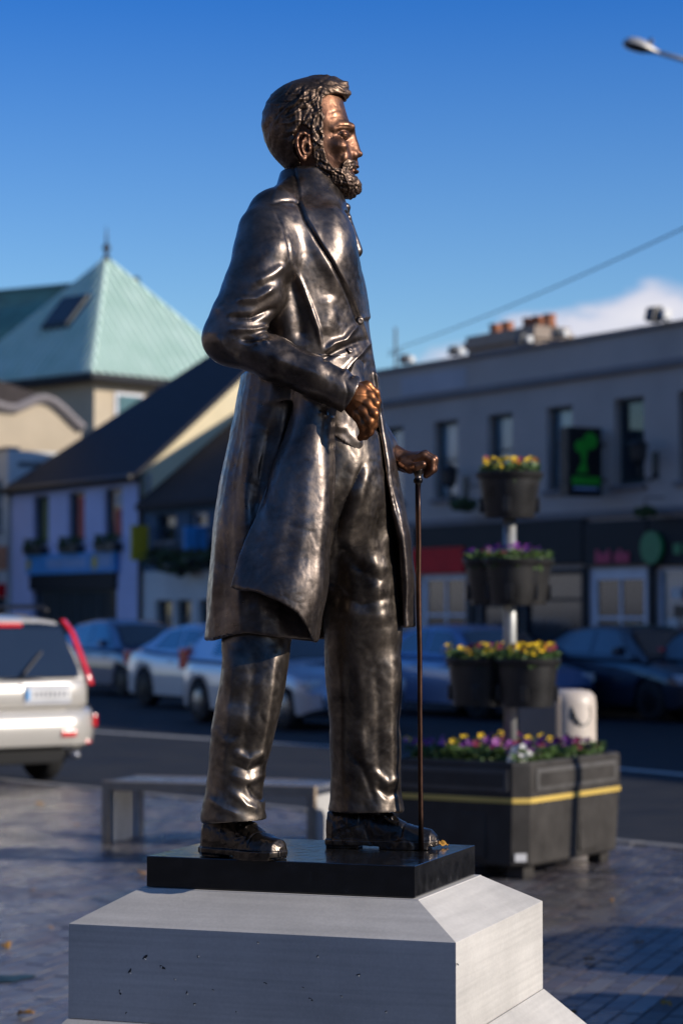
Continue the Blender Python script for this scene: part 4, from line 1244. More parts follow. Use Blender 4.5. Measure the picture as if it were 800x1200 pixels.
class Facade:
    """a building whose street wall lies in local y = 0, x along the street towards the camera's right"""
    def __init__(s, name, label, s0, cat='building', set_back=0.0, fp=FP, fd=FD):
        s.d = np.array(fd); s.n = np.array([-fd[1], fd[0]])
        s.o = np.array(fp) + s.d * s0 + s.n * set_back
        s.root = empty(name, (s.o[0], s.o[1], 0), math.atan2(s.d[1], s.d[0]), label, cat)
    def xz(s, px, py, y=0.0):
        d = ray(px, py); q = s.o + s.n * y
        t = ((q - CAM[:2]) @ s.n) / (d[:2] @ s.n); P = CAM + d * t
        return float((P[:2] - s.o) @ s.d), float(P[2])
    def wall(s, x0, x1, z0, z1, holes, m, th=.3, name='wall'):
        xs = sorted({x0, x1, *[h[0] for h in holes], *[h[1] for h in holes]}); zs_ = sorted({z0, z1, *[h[2] for h in holes], *[h[3] for h in holes]})
        b = MB(); v = []; f = []
        def solid(i, j):
            if i < 0 or j < 0 or i >= len(xs) - 1 or j >= len(zs_) - 1: return False
            cx, cz = (xs[i] + xs[i + 1]) / 2, (zs_[j] + zs_[j + 1]) / 2
            return not any(h[0] < cx < h[1] and h[2] < cz < h[3] for h in holes)
        def quad(a): n = len(v); v.extend(a); f.append((n, n + 1, n + 2, n + 3))
        for i in range(len(xs) - 1):
            for j in range(len(zs_) - 1):
                if not solid(i, j): continue
                a, b2, c, d = xs[i], xs[i + 1], zs_[j], zs_[j + 1]
                quad([(a, 0, c), (b2, 0, c), (b2, 0, d), (a, 0, d)]); quad([(a, th, c), (a, th, d), (b2, th, d), (b2, th, c)])
                if not solid(i - 1, j): quad([(a, 0, c), (a, 0, d), (a, th, d), (a, th, c)])
                if not solid(i + 1, j): quad([(b2, 0, c), (b2, th, c), (b2, th, d), (b2, 0, d)])
                if not solid(i, j - 1): quad([(a, 0, c), (a, th, c), (b2, th, c), (b2, 0, c)])
                if not solid(i, j + 1): quad([(a, 0, d), (b2, 0, d), (b2, th, d), (a, th, d)])
        return mesh_obj(name, v, f, m, s.root)
    def window(s, x0, x1, z0, z1, fm, gm, bars=(), mull=(), y=.14, sill=None, fw=.07, extra=None):
        b = MB()
        b.box(x0 + .002, x0 + fw, y, y + .07, z0 + .002, z1 - .002); b.box(x1 - fw, x1 - .002, y, y + .07, z0 + .002, z1 - .002)
        b.box(x0 + fw, x1 - fw, y, y + .07, z0 + .002, z0 + fw); b.box(x0 + fw, x1 - fw, y, y + .07, z1 - fw, z1 - .002)
        for q in bars: b.box(x0 + fw, x1 - fw, y + .005, y + .065, z0 + (z1 - z0) * q - .03, z0 + (z1 - z0) * q + .03)
        for q in mull: b.box(x0 + (x1 - x0) * q - .03, x0 + (x1 - x0) * q + .03, y + .008, y + .062, z0 + fw, z1 - fw)
        w = b.build('window', fm, s.root)
        MB().box(x0 + fw - .01, x1 - fw + .01, y + .03, y + .04, z0 + fw - .01, z1 - fw + .01).build('pane', gm, w)
        if sill: MB().box(x0 - .08, x1 + .08, -.09, y - .002, z0 - .10, z0 - .002, .01).build('sill', sill, w)
        if extra: MB().box(x0 + fw, x1 - fw, y + .075, y + .10, z0 + fw, z1 - fw).build('curtain', extra, w)
        return w
    def side(s, name, x0, x1, y0, y1, z0, z1, m, b=.0):
        return MB().box(x0, x1, y0, y1, z0, z1, b).build(name, m, s.root)

# ---- the long grey terrace on the right
T = Facade('terrace_building', 'long two-storey grey rendered terrace with shops below and floodlights along its parapet', 0)
xa = T.xz(330, 700)[0]; xb = T.xz(1900, 600)[0]; xb = 62.0
ztop = T.xz(760, 387)[1]; zcor = T.xz(736, 432)[1]
zf1 = T.xz(736, 606)[1]; zf0 = T.xz(736, 662)[1]
wt, wb = T.xz(736, 466)[1], T.xz(736, 568)[1]
wins = []
for a, b_ in ((446, 472), (508, 536), (571, 600), (640, 670), (719, 754), (794, 833), (884, 926), (990, 1036)):
    wins.append((T.xz(a, 500)[0], T.xz(b_, 500)[0], wb, wt))
x_ = T.xz(1036, 500)[0] + 2.6
while x_ < xb - 2: wins.append((x_, x_ + 1.0, wb, wt)); x_ += 3.1
shops = []
for a, b_, zt_ in ((494, 549, zf0), (560, 606, zf0), (612, 684, zf0), (690, 762, zf0), (769, 830, zf0), (842, 940, zf0), (960, 1090, zf0)):
    shops.append((T.xz(a, 700)[0], T.xz(b_, 700)[0], .12, zt_ - .05))
T.wall(xa, xb, -.1, ztop, wins + shops, M_mauve, .32)
T.side('roof', xa, xb, .33, 9, ztop - .5, ztop - .35, M_slate)
T.side('back_wall', xa, xb, 9.0, 9.3, -.1, ztop - .3, M_mauve)
T.side('end_wall', xa, xa + .3, .322, 8.998, -.1, ztop - .01, M_mauve)
T.side('end_wall', xb - .3, xb, .322, 8.998, -.1, ztop - .01, M_mauve)
T.side('coping', xa - .03, xb + .03, -.08, .40, ztop + .001, ztop + .09, M_trim, .01)
T.side('cornice', xa, xb, -.12, -.001, zcor - .08, zcor + .06, M_trim, .02)
T.side('string_course', xa, xb, -.10, -.001, zf1 + .02, zf1 + .16, M_trim, .02)
T.side('painted_patch', T.xz(470, 455)[0], T.xz(546, 455)[0], -.012, -.001, zcor + .10, ztop - .16, M_mauve2)
for k, w in enumerate(wins[:8]):
    gm = M_glass_sky if k in (0, 1, 2, 3) else M_glass
    T.window(w[0], w[1], w[2], w[3], M_frame_d, gm, bars=(.5,) if k in (1, 4) else (.55,), sill=M_trim, fw=.09, y=.16)
for w in wins[8:]: T.window(*w, M_frame_d, M_glass, bars=(.5,), sill=M_trim)
T.window(*shops[0], M_frame_w, M_glass, bars=(.62,), mull=(.5,), fw=.16, y=.02, extra=M_tile)
T.window(*shops[1], M_dark, M_glass, bars=(.7,), fw=.1, y=.05, extra=M_tile)
T.window(*shops[2], M_dark, M_glass, bars=(.75,), fw=.1, y=.05)
T.window(*shops[3], M_frame_w, M_glass, bars=(.60,), mull=(.5,), fw=.22, y=.02, extra=M_tile)
T.window(*shops[4], M_frame_w, M_glass_sky, bars=(), fw=.08, y=.05)
for q in shops[5:]: T.window(*q, M_dark, M_glass, bars=(.75,), mull=(.33, .66), fw=.1, y=.05)
# fascias: each shop front board
fa = [(486, 549, M_red, (642, 672), 521), (551, 688, M_dark, (612, 662), 620), (690, 764, M_dark, (610, 662), 727), (766, 850, M_dark, (606, 662), 800), (852, 1100, M_blueF, (606, 662), 980)]
for a, b_, m, (t0, t1), xm in fa:
    T.side('shop_fascia', T.xz(a, 650)[0], T.xz(b_, 650)[0], -.14, -.002, T.xz(xm, t1)[1], T.xz(xm, t0)[1], m, .01)
for a, b_ in ((486, 549),):
    T.side('dark_board', T.xz(a, 650)[0], T.xz(b_, 650)[0], -.10, -.003, T.xz(521, 641)[1], zf1 + .015, M_dark)
for a, b_ in ((549, 559), (606, 612), (684, 690), (762, 769), (830, 842)):
    T.side('pilaster', T.xz(a, 700)[0], T.xz(b_, 700)[0], -.08, -.004, -.1, T.xz(727, 663)[1], M_dark, .01)
# papers stuck on the right-hand shop window
w5 = shops[4]; rr = random.Random(4)
for k in range(12):
    x = w5[0] + .2 + rr.random() * (w5[1] - w5[0] - .7); z = .9 + rr.random() * 1.1
    T.side('poster', x, x + .3, .045 - k * .001, .046 - k * .001, z, z + .22, [M_tile, M_pink, M_pale, M_ltxt, M_dark][k % 5])
# blurred pink lettering and round sign
x0, z0 = T.xz(705, 660)[0], T.xz(724, 660)[1]
xw = T.xz(745, 655)[0] - x0
for k in range(9):
    if k == 4: continue
    T.side('letter', x0 + xw * k / 9, x0 + xw * (k + .72) / 9, -.165, -.142, z0, z0 + (.20 if k % 3 else .26), M_pink)
b = MB(); b.lathe([(.001, 0), (.31, 0), (.31, .09), (.001, .09)], n=28)
b.xf(Matrix.Translation((T.xz(773, 642)[0], -.24, T.xz(773, 642)[1])) @ Matrix.Rotation(R(90), 4, 'X')); 
b.v = [(x, y + .09, z) for x, y, z in b.v]
b.build('round_sign', M_greenD, T.root)
for k in range(5):
    xx = T.xz(785, 640)[0] + .28 + k * .3
    T.side('letter', xx, xx + .2, -.165, -.142, T.xz(785, 650)[1], T.xz(785, 638)[1], M_greenD)

def local_thing(name, fac, x, y, z, label, cat, group=None, rz=0):
    p = fac.o + fac.d * x + fac.n * y
    return empty(name, (p[0], p[1], z), fac.root.rotation_euler[2] + rz, label, cat, group)
# ---- projecting box sign with a green tree-shaped emblem: it stands square to the wall
xs_, sz1 = T.xz(702, 503); sz0 = T.xz(702, 583)[1]; SWd = .93
bs = local_thing('hanging_sign', T, xs_, -.03, 0, 'black box sign with a green tree-like emblem projecting from the grey terrace', 'sign')
box = MB().box(0, .26, -SWd, -.12, sz0, sz1, .012).build('sign_box', M_black, bs)
MB().box(-.002, .262, -SWd - .012, -SWd - .001, sz0 + .03, sz1 - .03).build('edge_panel', M_tile, box)
for zz in (sz1 - .35, sz0 + .3): MB().box(.10, .15, -.13, .029, zz, zz + .06).build('bracket', M_black, bs)
def sgn(px, py): return (-.12 - (700 - px) / 45 * (SWd - .12), sz1 - (py - 502) / 85 * (sz1 - sz0))
def disc_on(cx_, cz_, r, m, name='emblem', sx=1.0):
    P = [(cx_ + r * sx * math.cos(t), cz_ + r * math.sin(t) * (1 + .05 * math.sin(5 * t))) for t in np.linspace(0, 2 * math.pi, 25)[:-1]]
    MB().prism(P, .258, .272, 'x').build(name, m, box)
y_, z_ = sgn(684, 519); disc_on(y_, z_, .165, M_green)
y_, z_ = sgn(671, 526); disc_on(y_, z_, .125, M_green)
P = [sgn(671, 530), sgn(681, 528), sgn(678, 545), sgn(681, 558), sgn(666, 559), sgn(673, 545)]
MB().prism(P, .257, .270, 'x').build('emblem', M_green, box)
P = [sgn(660, 563), sgn(697, 563), sgn(697, 573), sgn(660, 573)]; MB().prism(P, .257, .270, 'x').build('emblem_band', M_green, box)
P = [sgn(662, 576), sgn(694, 576), sgn(694, 579.5), sgn(662, 579.5)]; MB().prism(P, .257, .270, 'x').build('pale_band', M_ltxt, box)

# ---- floodlights standing out from the parapet
FG = 'white floodlights along the parapet of the grey terrace'
for px, lab in ((487, 'small white floodlight on the terrace parapet, leftmost of the row'), (545, 'white floodlight on the terrace parapet, left of the chimney stack'),
                (625, 'white floodlight on the terrace parapet, directly in front of the chimney stack'), (667, 'white floodlight on the terrace parapet, just right of the chimney stack'),
                (782, 'white floodlight on the terrace parapet, nearest the right edge')):
    fx = T.xz(px, 400)[0]
    fs = .72 if px > 750 else .52
    t = local_thing('floodlight', T, fx, -.25, ztop + .085, lab, 'floodlight', FG)
    MB().tube([(0, .4, 0), (0, .1, .12), (0, 0, .16)], .03, 8).build('arm', M_black, t)
    h = MB(); h.prism([(-.28, -.17), (.04, -.22), (.10, .0), (.04, .20), (-.20, .17)], -.17, .17, 'x')
    h.v = [(x, y - .02, z + .20) for x, y, z in h.v]; h.build('housing', M_black, t)
    t.scale = (fs, fs, fs)
    h = MB().box(-.16, .16, -.12, .14, .07, .32, .02); h.v = [(x + .2, y + .05, z - .02) for x, y, z in h.v]; h.build('ballast', M_lampw, t)

# ---- chimney stack on the terrace roof
cx0, cz0 = T.xz(564, 400, 3.0); cx1, _ = T.xz(644, 385, 3.0); cz1 = T.xz(600, 390, 3.0)[1]
ch = local_thing('chimney_stack', T, 0, 0, 0, 'brick chimney stack with clay pots behind the terrace parapet', 'chimney')
MB().box(cx0, cx1, 2.6, 3.5, ztop - .6, cz1 - .3).build('stack', M_brick, ch)
MB().box(cx0 - .08, cx1 + .08, 2.5, 3.6, cz1 - .30, cz1 - .14, .02).box(cx0 - .02, cx1 + .02, 2.56, 3.54, cz1 - .14, cz1, .02).build('cap', M_brick, ch)
for px in (578, 592, 617, 628, 641):
    b = MB(); b.lathe([(.17, 0), (.15, .05), (.13, .20), (.16, .24), (.15, .28), (.11, .28), (.10, .2), (.001, .19)], T.xz(px, 380, 3.0)[0], 3.05, cz1 - .002, 14)
    b.build('pot', M_pot, ch, True)
# block between stack and parapet
ap, az = T.xz(463, 430, 1.0)
an = local_thing('roof_antenna', T, ap, 1.0, ztop - .4, 'thin dark aerial mast on the terrace roof near the small cloud', 'antenna')
MB().tube([(0, 0, 0), (0, 0, T.xz(463, 384, 1.0)[1] - ztop + .4)], .03, 6).tube([(-.3, 0, 1.0), (.3, 0, 1.05)], .015, 6).build('mast', M_black, an)

# ---- wall lamps and hanging things on the terrace wall
def wall_lamp(px, py, lab):
    x, z = T.xz(px, py); t = local_thing('wall_lantern', T, x, 0, z, lab, 'lantern', 'lanterns on the grey terrace wall')
    MB().tube([(0, -.01, -.15), (0, -.15, -.30), (0, -.40, -.20), (0, -.42, .02)], .03, 8).build('bracket', M_black, t)
    b = MB(); b.lathe([(.06, 0), (.14, .08), (.17, .34), (.20, .36), (.10, .46), (.03, .50), (.001, .52)], 0, -.42, 0, 8); b.build('lantern_head', M_black, t)
    MB().box(-.09, .09, -.03, -.002, -.25, .25, .01).build('back_plate', M_black, t)
wall_lamp(768, 545, 'black wall lantern on the grey terrace between the two right-hand windows')
wall_lamp(546, 572, 'black wall lantern on the grey terrace left of the topmost flower pot')
def hanging_basket(fac, px, py, r, lab, grp, fl=None):
    x, z = fac.xz(px, py, -.45); t = local_thing('hanging_basket', fac, x, -.45, z, lab, 'hanging basket', grp)
    b = MB(); b.lathe([(.001, -r * .6), (r * .6, -r * .45), (r, 0), (r * .9, .02), (.001, .02)], n=16); b.build('bowl', M_black, t, True)
    MB().tube([(0, .448, r * 1.9), (0, .1, r * 1.8), (0, 0, r * 1.7), (0, 0, 0)], .012, 6).build('bracket', M_black, t)
    r_ = random.Random(int(px)); v = []; f = []
    for k in range(170):
        a = r_.uniform(0, 6.28); q = r * 1.25 * math.sqrt(r_.random()); zz = r_.uniform(-r * .7, r * .75) * (1 - .5 * (q / r / 1.25)); c = Vector((q * math.cos(a), q * math.sin(a), zz))
        u = Vector((r_.gauss(0, 1), r_.gauss(0, 1), r_.gauss(0, 1))).normalized() * .07; w = u.orthogonal() * .8; n = len(v)
        v += [c - u, c + w * .6, c + u, c - w * .6]; f.append((n, n + 1, n + 2, n + 3))
    mesh_obj('foliage', v, f, M_foliage, t, kind='stuff')
    return t
hanging_basket(T, 543, 592, .22, 'dark hanging basket on the grey terrace wall between walking stick and flower pots', 'hanging baskets on the terrace', 1)
hanging_basket(T, 755, 600, .15, 'dark hanging basket at the fascia of the grey terrace above the round green sign', 'hanging baskets on the terrace', 1)

# ---- lower house beside it with a brown roof and hanging baskets
D_ = Facade('low_house', 'lower dark-fronted house with a brown roof between the blue-signed shop and the grey terrace', 0)
dx0 = D_.xz(167.5, 600)[0]; dx1 = xa - .05
ez = D_.xz(168, 590)[1]
shopD = []
ops = [(D_.xz(a, 640)[0], D_.xz(b_, 640)[0], D_.xz(230, q1)[1], D_.xz(230, q0)[1]) for a, b_, q0, q1 in ((184, 206, 600, 632), (222, 243, 600, 634), (268, 292, 600, 634))]
opl = [(D_.xz(a, 700)[0], D_.xz(b_, 700)[0], .4 if k < 9 else 0, D_.xz(200, 703)[1]) for k, (a, b_) in enumerate(((182, 202), (206, 224), (232, 256), (270, 300)))]
D_.wall(dx0, dx1, 2.75, ez, ops, mat('dark_blue_render', (0.05, 0.10, 0.16), rough=.8), .3, 'upper_wall')
D_.wall(dx0, dx1, -.1, 2.748, opl, M_pale, .3, 'lower_wall')
for q in ops: D_.window(*q, M_frame_w if q is ops[1] else M_frame_d, M_glass, bars=(.5,), sill=M_trim)
for q in opl: D_.window(*q, M_frame_d, M_glass, bars=(.7,))
def gable_roof(fac, x0, x1, ze, tan, half, m, th=.16, hipl=0.0, over=.25, name='roof'):
    zr = ze + half * tan; e = over
    v = []; f = []
    def slab(pts):
        n = len(v); v.extend(pts); v.extend([(a, b_, c - th) for a, b_, c in pts]); k = len(pts)
        f.append(tuple(range(n, n + k))); f.append(tuple(range(n + 2 * k - 1, n + k - 1, -1)))
        for i in range(k): f.append((n + i, n + k + i, n + k + (i + 1) % k, n + (i + 1) % k))
    h = hipl
    slab([(x0 - (e if h else 0), -e, ze - e * tan + th), (x1, -e, ze - e * tan + th), (x1, half, zr + th), (x0 + h, half, zr + th)])
    slab([(x1, 2 * half + e, ze - e * tan + th), (x0 - (e if h else 0), 2 * half + e, ze - e * tan + th), (x0 + h, half + .01, zr + th), (x1, half + .01, zr + th)])
    if h: slab([(x0 - e - .004, 2 * half + e, ze - e * tan + th), (x0 - e - .004, -e, ze - e * tan + th), (x0 + h - .004, half, zr + th)])
    return mesh_obj(name, v, f, m, fac.root)
def gable_wall(fac, x, ze, tan, half, m, th=.28, name='gable_wall', z0=-.1):
    return MB().prism([(.001, z0), (2 * half, z0), (2 * half, ze), (half, ze + half * tan - .01), (.001, ze)], x, x + th, 'x').build(name, m, fac.root)
gable_roof(D_, dx0 + .03, dx1, ez, .80, 3.6, M_brownroof)
gable_wall(D_, dx1 - .3, ez, .80, 3.6, M_pale); gable_wall(D_, dx0 + .01, ez, .80, 3.6, M_pale)
D_.side('back_wall', dx0 + .3, dx1 - .3, 6.9, 7.19, -.1, ez - .05, M_pale)
D_.side('name_board', dx0 + .5, dx1 - .6, -.06, -.002, D_.xz(230, 655)[1], D_.xz(230, 640)[1], M_dark)
ysg = local_thing('yellow_sign', D_, D_.xz(178, 640)[0], 0, D_.xz(178, 657)[1], 'narrow yellow upright sign on the dark house front beside the blue-signed shop', 'sign')
MB().box(-.05, .05, -.62, -.12, 0, D_.xz(178, 616)[1] - D_.xz(178, 657)[1], .02).build('board', M_yellow, ysg)
MB().box(-.02, .02, -.13, -.002, .2, .25).build('bracket', M_black, ysg)
for px, py, r, lb in ((190, 655, .42, 'green hanging basket on the dark house, nearest the yellow sign'), (210, 662, .46, 'large green hanging basket on the dark house, middle of three'), (232, 655, .42, 'green hanging basket on the dark house, nearest the statue coat')):
    hanging_basket(D_, px, py, r, lb, 'hanging baskets on the dark house')
bl = local_thing('blue_sign', D_, D_.xz(246, 632)[0], 0, D_.xz(246, 645)[1], 'small blue projecting sign on the dark house front close to the statue coat', 'sign')
MB().box(-.05, .05, -.75, -.1, 0, .6, .02).build('board', M_blueF, bl); MB().box(-.02, .02, -.11, -.002, .2, .25).build('bracket', M_black, bl)

# ---- two-storey shop with the blue fascia, hipped at its far end, lit gable on the right
S_ = Facade('corner_shop', 'two-storey blue-white shop with a dark slate roof and a blue fascia board', 0)
x0, x1 = S_.xz(14, 640)[0], S_.xz(165, 640)[0] ; ez = S_.xz(165, 554)[1]
ow = [(S_.xz(a, 600)[0], S_.xz(b_, 600)[0], S_.xz(132, 631)[1], S_.xz(132, 572)[1]) for a, b_ in ((39, 57), (80, 99), (122, 143))]
zsh = S_.xz(90, 690)[1]
os_ = [(S_.xz(38, 700)[0], S_.xz(137, 700)[0], .25, zsh)]
S_.wall(x0, x1, -.1, ez, ow + os_, M_shopw, .3)
for q, cmat in zip(ow, (M_curtG, M_curtR, M_curtW)):
    w = S_.window(q[0], q[1], q[2], q[3], M_frame_d, M_glass, y=.12, fw=.06)
    wd = q[1] - q[0]
    MB().box(q[0] + wd * .42, q[1] - .07, .105, .115, q[2] + .08 + (.8 if cmat is M_curtW else 0), q[3] - .12).build('poster', cmat, w)
    if cmat is M_curtW: MB().box(q[0] + wd * .42, q[1] - .07, .105, .115, q[2] + .08, q[2] + .8).build('poster', M_curtR, w)
    r_ = random.Random(7); v = []; f = []
    for k in range(120):
        c = Vector((r_.uniform(q[0] - .05, q[1] + .05), r_.uniform(-.32, -.1), q[2] - .22 + r_.uniform(-.05, .32))); u = Vector((r_.gauss(0, 1), r_.gauss(0, 1), r_.gauss(0, 1))).normalized() * .06; ww = u.orthogonal() * .7; n = len(v)
        v += [c - u, c + ww, c + u, c - ww]; f.append((n, n + 1, n + 2, n + 3))
    bx = MB().box(q[0] - .05, q[1] + .05, -.3, -.002, q[2] - .35, q[2] - .14, .02).build('window_box', M_black, S_.root)
    mesh_obj('foliage', v, f, M_foliage, bx, kind='stuff')
sw = S_.window(*os_[0], M_frame_d, M_glass, mull=(.25, .5, .75), y=.12, extra=mat('shop_goods', (.10, .10, .05), var=.9, vscale=5))
f0, f1 = S_.xz(90, 672)[1], S_.xz(90, 648)[1]
fb = S_.side('shop_fascia', S_.xz(36, 660)[0], S_.xz(140, 660)[0], -.16, -.002, f0, f1, M_blueF, .015)
S_.side('dark_board', S_.xz(38, 680)[0], S_.xz(138, 680)[0], -.10, -.003, zsh - .02, f0 - .01, M_dark)
hz = (f0 + f1) / 2
for px in (40, 117):
    P = [(S_.xz(px, 660)[0] + (.14 if px > 50 else .11) * math.cos(t) * (1 if i % 2 else 1.8), hz + (.14 if px > 50 else .11) * math.sin(t) * (1 if i % 2 else 1.9)) for i, t in enumerate(np.linspace(0, 2 * math.pi, 17)[:-1])]
    MB().prism(P, -.172, -.163, 'y').build('emblem', M_yellow, fb)
r_ = random.Random(2)
for a, b_, n in ((62, 82, 7), (83, 108, 7), (121, 137, 4)):
    xa_, xb_ = S_.xz(a, 660)[0], S_.xz(b_, 660)[0]
    for k in range(n):
        w_ = (xb_ - xa_) / n
        MB().box(xa_ + k * w_, xa_ + (k + .7) * w_, -.172, -.162, hz - .13, hz + .13 + (.07 if k % 3 == 0 else 0) + (.1 if n == 4 else 0)).build('letter', M_ltxt, fb)
gable_roof(S_, x0, x1 + .12, ez, .88, 4.2, M_slate, hipl=4.9)
gable_wall(S_, x1 - .28, ez, .88, 4.2, M_cream)
S_.side('back_wall', x0 + .3, x1 - .29, 8.1, 8.39, -.1, ez - .05, M_shopw); S_.side('end_wall', x0, x0 + .28, .301, 8.39, -.1, ez - .05, M_shopw)
MB().tube([(x1 + .09, -.08, ez - .1), (x1 + .09, -.08, -.1)], .05, 8).build('downpipe', M_black, S_.root)
MB().tube([(x0 - .2, -.36, ez - .12), (x1 + .1, -.36, ez - .12)], .07, 8).build('gutter', M_black, S_.root)

# ---- next building beyond it at the left edge: pale shop with a red fascia and wavy tan parapet behind
L_ = Facade('pale_shop', 'pale green-white shop with a red fascia at the left edge of the street', 0)
lx0, lx1 = L_.xz(-120, 600)[0], x0 - .3; lz = L_.xz(5, 528)[1]
og = [(lx1 - 1.5, lx1 - .45, L_.xz(8, 620)[1], L_.xz(8, 560)[1])]
for k in range(1, 7): og.append((lx1 - 1.5 - k * 2.4, lx1 - .45 - k * 2.4, og[0][2], og[0][3]))
L_.wall(lx0, lx1, -.1, lz, og, M_pale, .3)
for q in og: L_.window(*q, M_frame_w, M_glass_sky, bars=(.5,), sill=M_trim)
L_.side('shop_fascia', lx0 + .2, lx1 - .1, -.14, -.002, L_.xz(5, 700)[1], L_.xz(5, 684)[1], M_red, .01)
L_.side('shop_front', lx0 + .3, lx1 - .15, -.06, -.002, 0, L_.xz(5, 702)[1], M_dark)
L_.side('band', lx0, lx1, -.05, -.001, L_.xz(5, 668)[1], L_.xz(5, 640)[1], mat('salmon_band', (.55, .25, .15), rough=.8))
L_.side('roof', lx0, lx1, .31, 8, lz - .5, lz - .35, M_slate); L_.side('end_wall', lx1 - .3, lx1, .301, 8, -.1, lz - .01, M_pale)
L_.side('coping', lx0, lx1 + .02, -.06, .38, lz + .001, lz + .10, M_trim, .01)

# ---- tan building behind with a wavy gable
def back_facade(name, label, dist, cat='building', ang=None):
    a = ang if ang is not None else 0.0
    d = np.array([math.cos(a), math.sin(a)])
    return Facade(name, label, 0, cat, fp=np.array([0.0, dist]), fd=d)
W_ = back_facade('tan_building', 'tan rendered building with a curved gable parapet behind the pale shop', 78, ang=R(35))
prof = [(-150, 470), (-60, 462), (-10, 476), (6, 481), (18, 482), (30, 477), (42, 471), (52, 470), (62, 474), (74, 484), (87, 497), (96, 505), (96, 520)]
P = [W_.xz(*q) for q in prof]
P = [(P[0][0], -.1)] + P + [(P[-1][0], -.1)]
MB().prism(P, 0, 6, 'y').build('wall', M_tan, W_.root)
MB().tube([(x, -.05, z + .08) for x, z in P[1:-2]], .16, 6).build('coping', M_trim, W_.root)
Q_ = [(-60, 440), (0, 446), (30, 456), (62, 468), (90, 503), (90, 520), (-60, 520)]
MB().prism([W_.xz(a, b_, 6.5) for a, b_ in Q_], 6.5, 10, 'y').build('roof', M_brownroof, W_.root)

# ---- pavilion with the copper pyramid roof
GD = 92.0
ap = at(125, 303, GD); ze = float(at(108, 437, GD - 6)[2])
cn = at(108, 437, GD - 6.4)
gx, gy = ap[0], ap[1]
hd = np.hypot(cn[0] - gx, cn[1] - gy)
a0 = math.atan2(cn[1] - gy, cn[0] - gx)
gt = empty('copper_roof_pavilion', (gx, gy, 0), a0 + R(135), 'stone pavilion with a pale green copper pyramid roof and a spike at its tip', 'building')
h_ = hd / math.sqrt(2)
# local corners: the near corner sits at local angle -135 deg
zt_ = ap[2]
cor = [(-h_, -h_), (h_, -h_), (h_, h_), (-h_, h_)]
rf = mesh_obj('roof', [(x, y, ze) for x, y in cor] + [(0, 0, zt_)], [(0, 1, 4), (1, 2, 4), (2, 3, 4), (3, 0, 4), (3, 2, 1, 0)], M_copper, gt)
for fc in range(4):
    c0 = Vector((*cor[fc], ze)); c1 = Vector((*cor[(fc + 1) % 4], ze)); apx = Vector((0, 0, zt_)); n = 22
    for k in range(1, n):
        t = k / n; base = c0.lerp(c1, t); s_ = (1 - abs(2 * t - 1)) * .97
        # ribs run straight up the slope until they meet the hip
        up_ = (apx - c0.lerp(c1, .5)); top = base + up_ * s_
        nn = (c1 - c0).cross(up_).normalized()
        if nn.z < 0: nn = -nn
        e = (c1 - c0).normalized() * .06
        v = [base - e, base + e, top + e * .6, top - e * .6]; v += [p + nn * .12 for p in v]
        mesh_obj('seam', v, [(0, 3, 2, 1), (4, 5, 6, 7), (0, 1, 5, 4), (1, 2, 6, 5), (2, 3, 7, 6), (3, 0, 4, 7)], M_copper, rf)
    MB().tube([c0, apx], .09, 6).build('hip', M_copper, rf)
# skylight on the shaded face
fcc = 3
m0 = Vector((*cor[3], ze)).lerp(Vector((*cor[0], ze)), .5); upv = Vector((0, 0, zt_)) - m0
nn = (Vector((*cor[0], 0)) - Vector((*cor[3], 0))).cross(upv).normalized(); nn = nn if nn.z > 0 else -nn
ev = (Vector((*cor[0], 0)) - Vector((*cor[3], 0))).normalized()
def quadbox(c, e, u, n, we, wu, wn, name, m, par):
    v = [c + e * (a * we) + u * (b_ * wu) + n * (q * wn) for q in (0, 1) for a, b_ in ((-1, -1), (1, -1), (1, 1), (-1, 1))]
    return mesh_obj(name, v, [(3, 2, 1, 0), (4, 5, 6, 7), (0, 1, 5, 4), (1, 2, 6, 5), (2, 3, 7, 6), (3, 0, 4, 7)], m, par)
uu = upv.normalized()
sk = quadbox(m0 + upv * .52 + ev * .25, ev, uu, nn, .80, .85, .26, 'skylight', M_frame_d, rf)
quadbox(m0 + upv * .52 + ev * .25 + nn * .261, ev, uu, nn, .66, .70, .02, 'pane', M_glass, sk)
MB().box(-h_ + .0, h_, -h_, h_, ze - .25, ze - .004).build('eaves', M_dark, gt)
hw = h_ - .75
MB().box(-hw, hw, -hw, hw, 0, ze - .251).build('wall', M_tan, gt)
for a_ in (-.55, .0, .55):
    w = MB().box(hw * a_ - .7, hw * a_ + .7, -hw - .06, -hw - .001, ze - 2.6, ze - .6).build('window', M_frame_w, gt)
    MB().box(hw * a_ - .58, hw * a_ + .58, -hw - .08, -hw - .061, ze - 2.5, ze - .7).build('pane', M_copper_d, w)
b = MB(); b.lathe([(.22, -.1), (.14, .05), (.05, .2), (.16, .38), (.16, .48), (.05, .62), (.03, 1.1), (.001, 1.35)], 0, 0, zt_, 10); b.build('finial', M_black, gt, True)
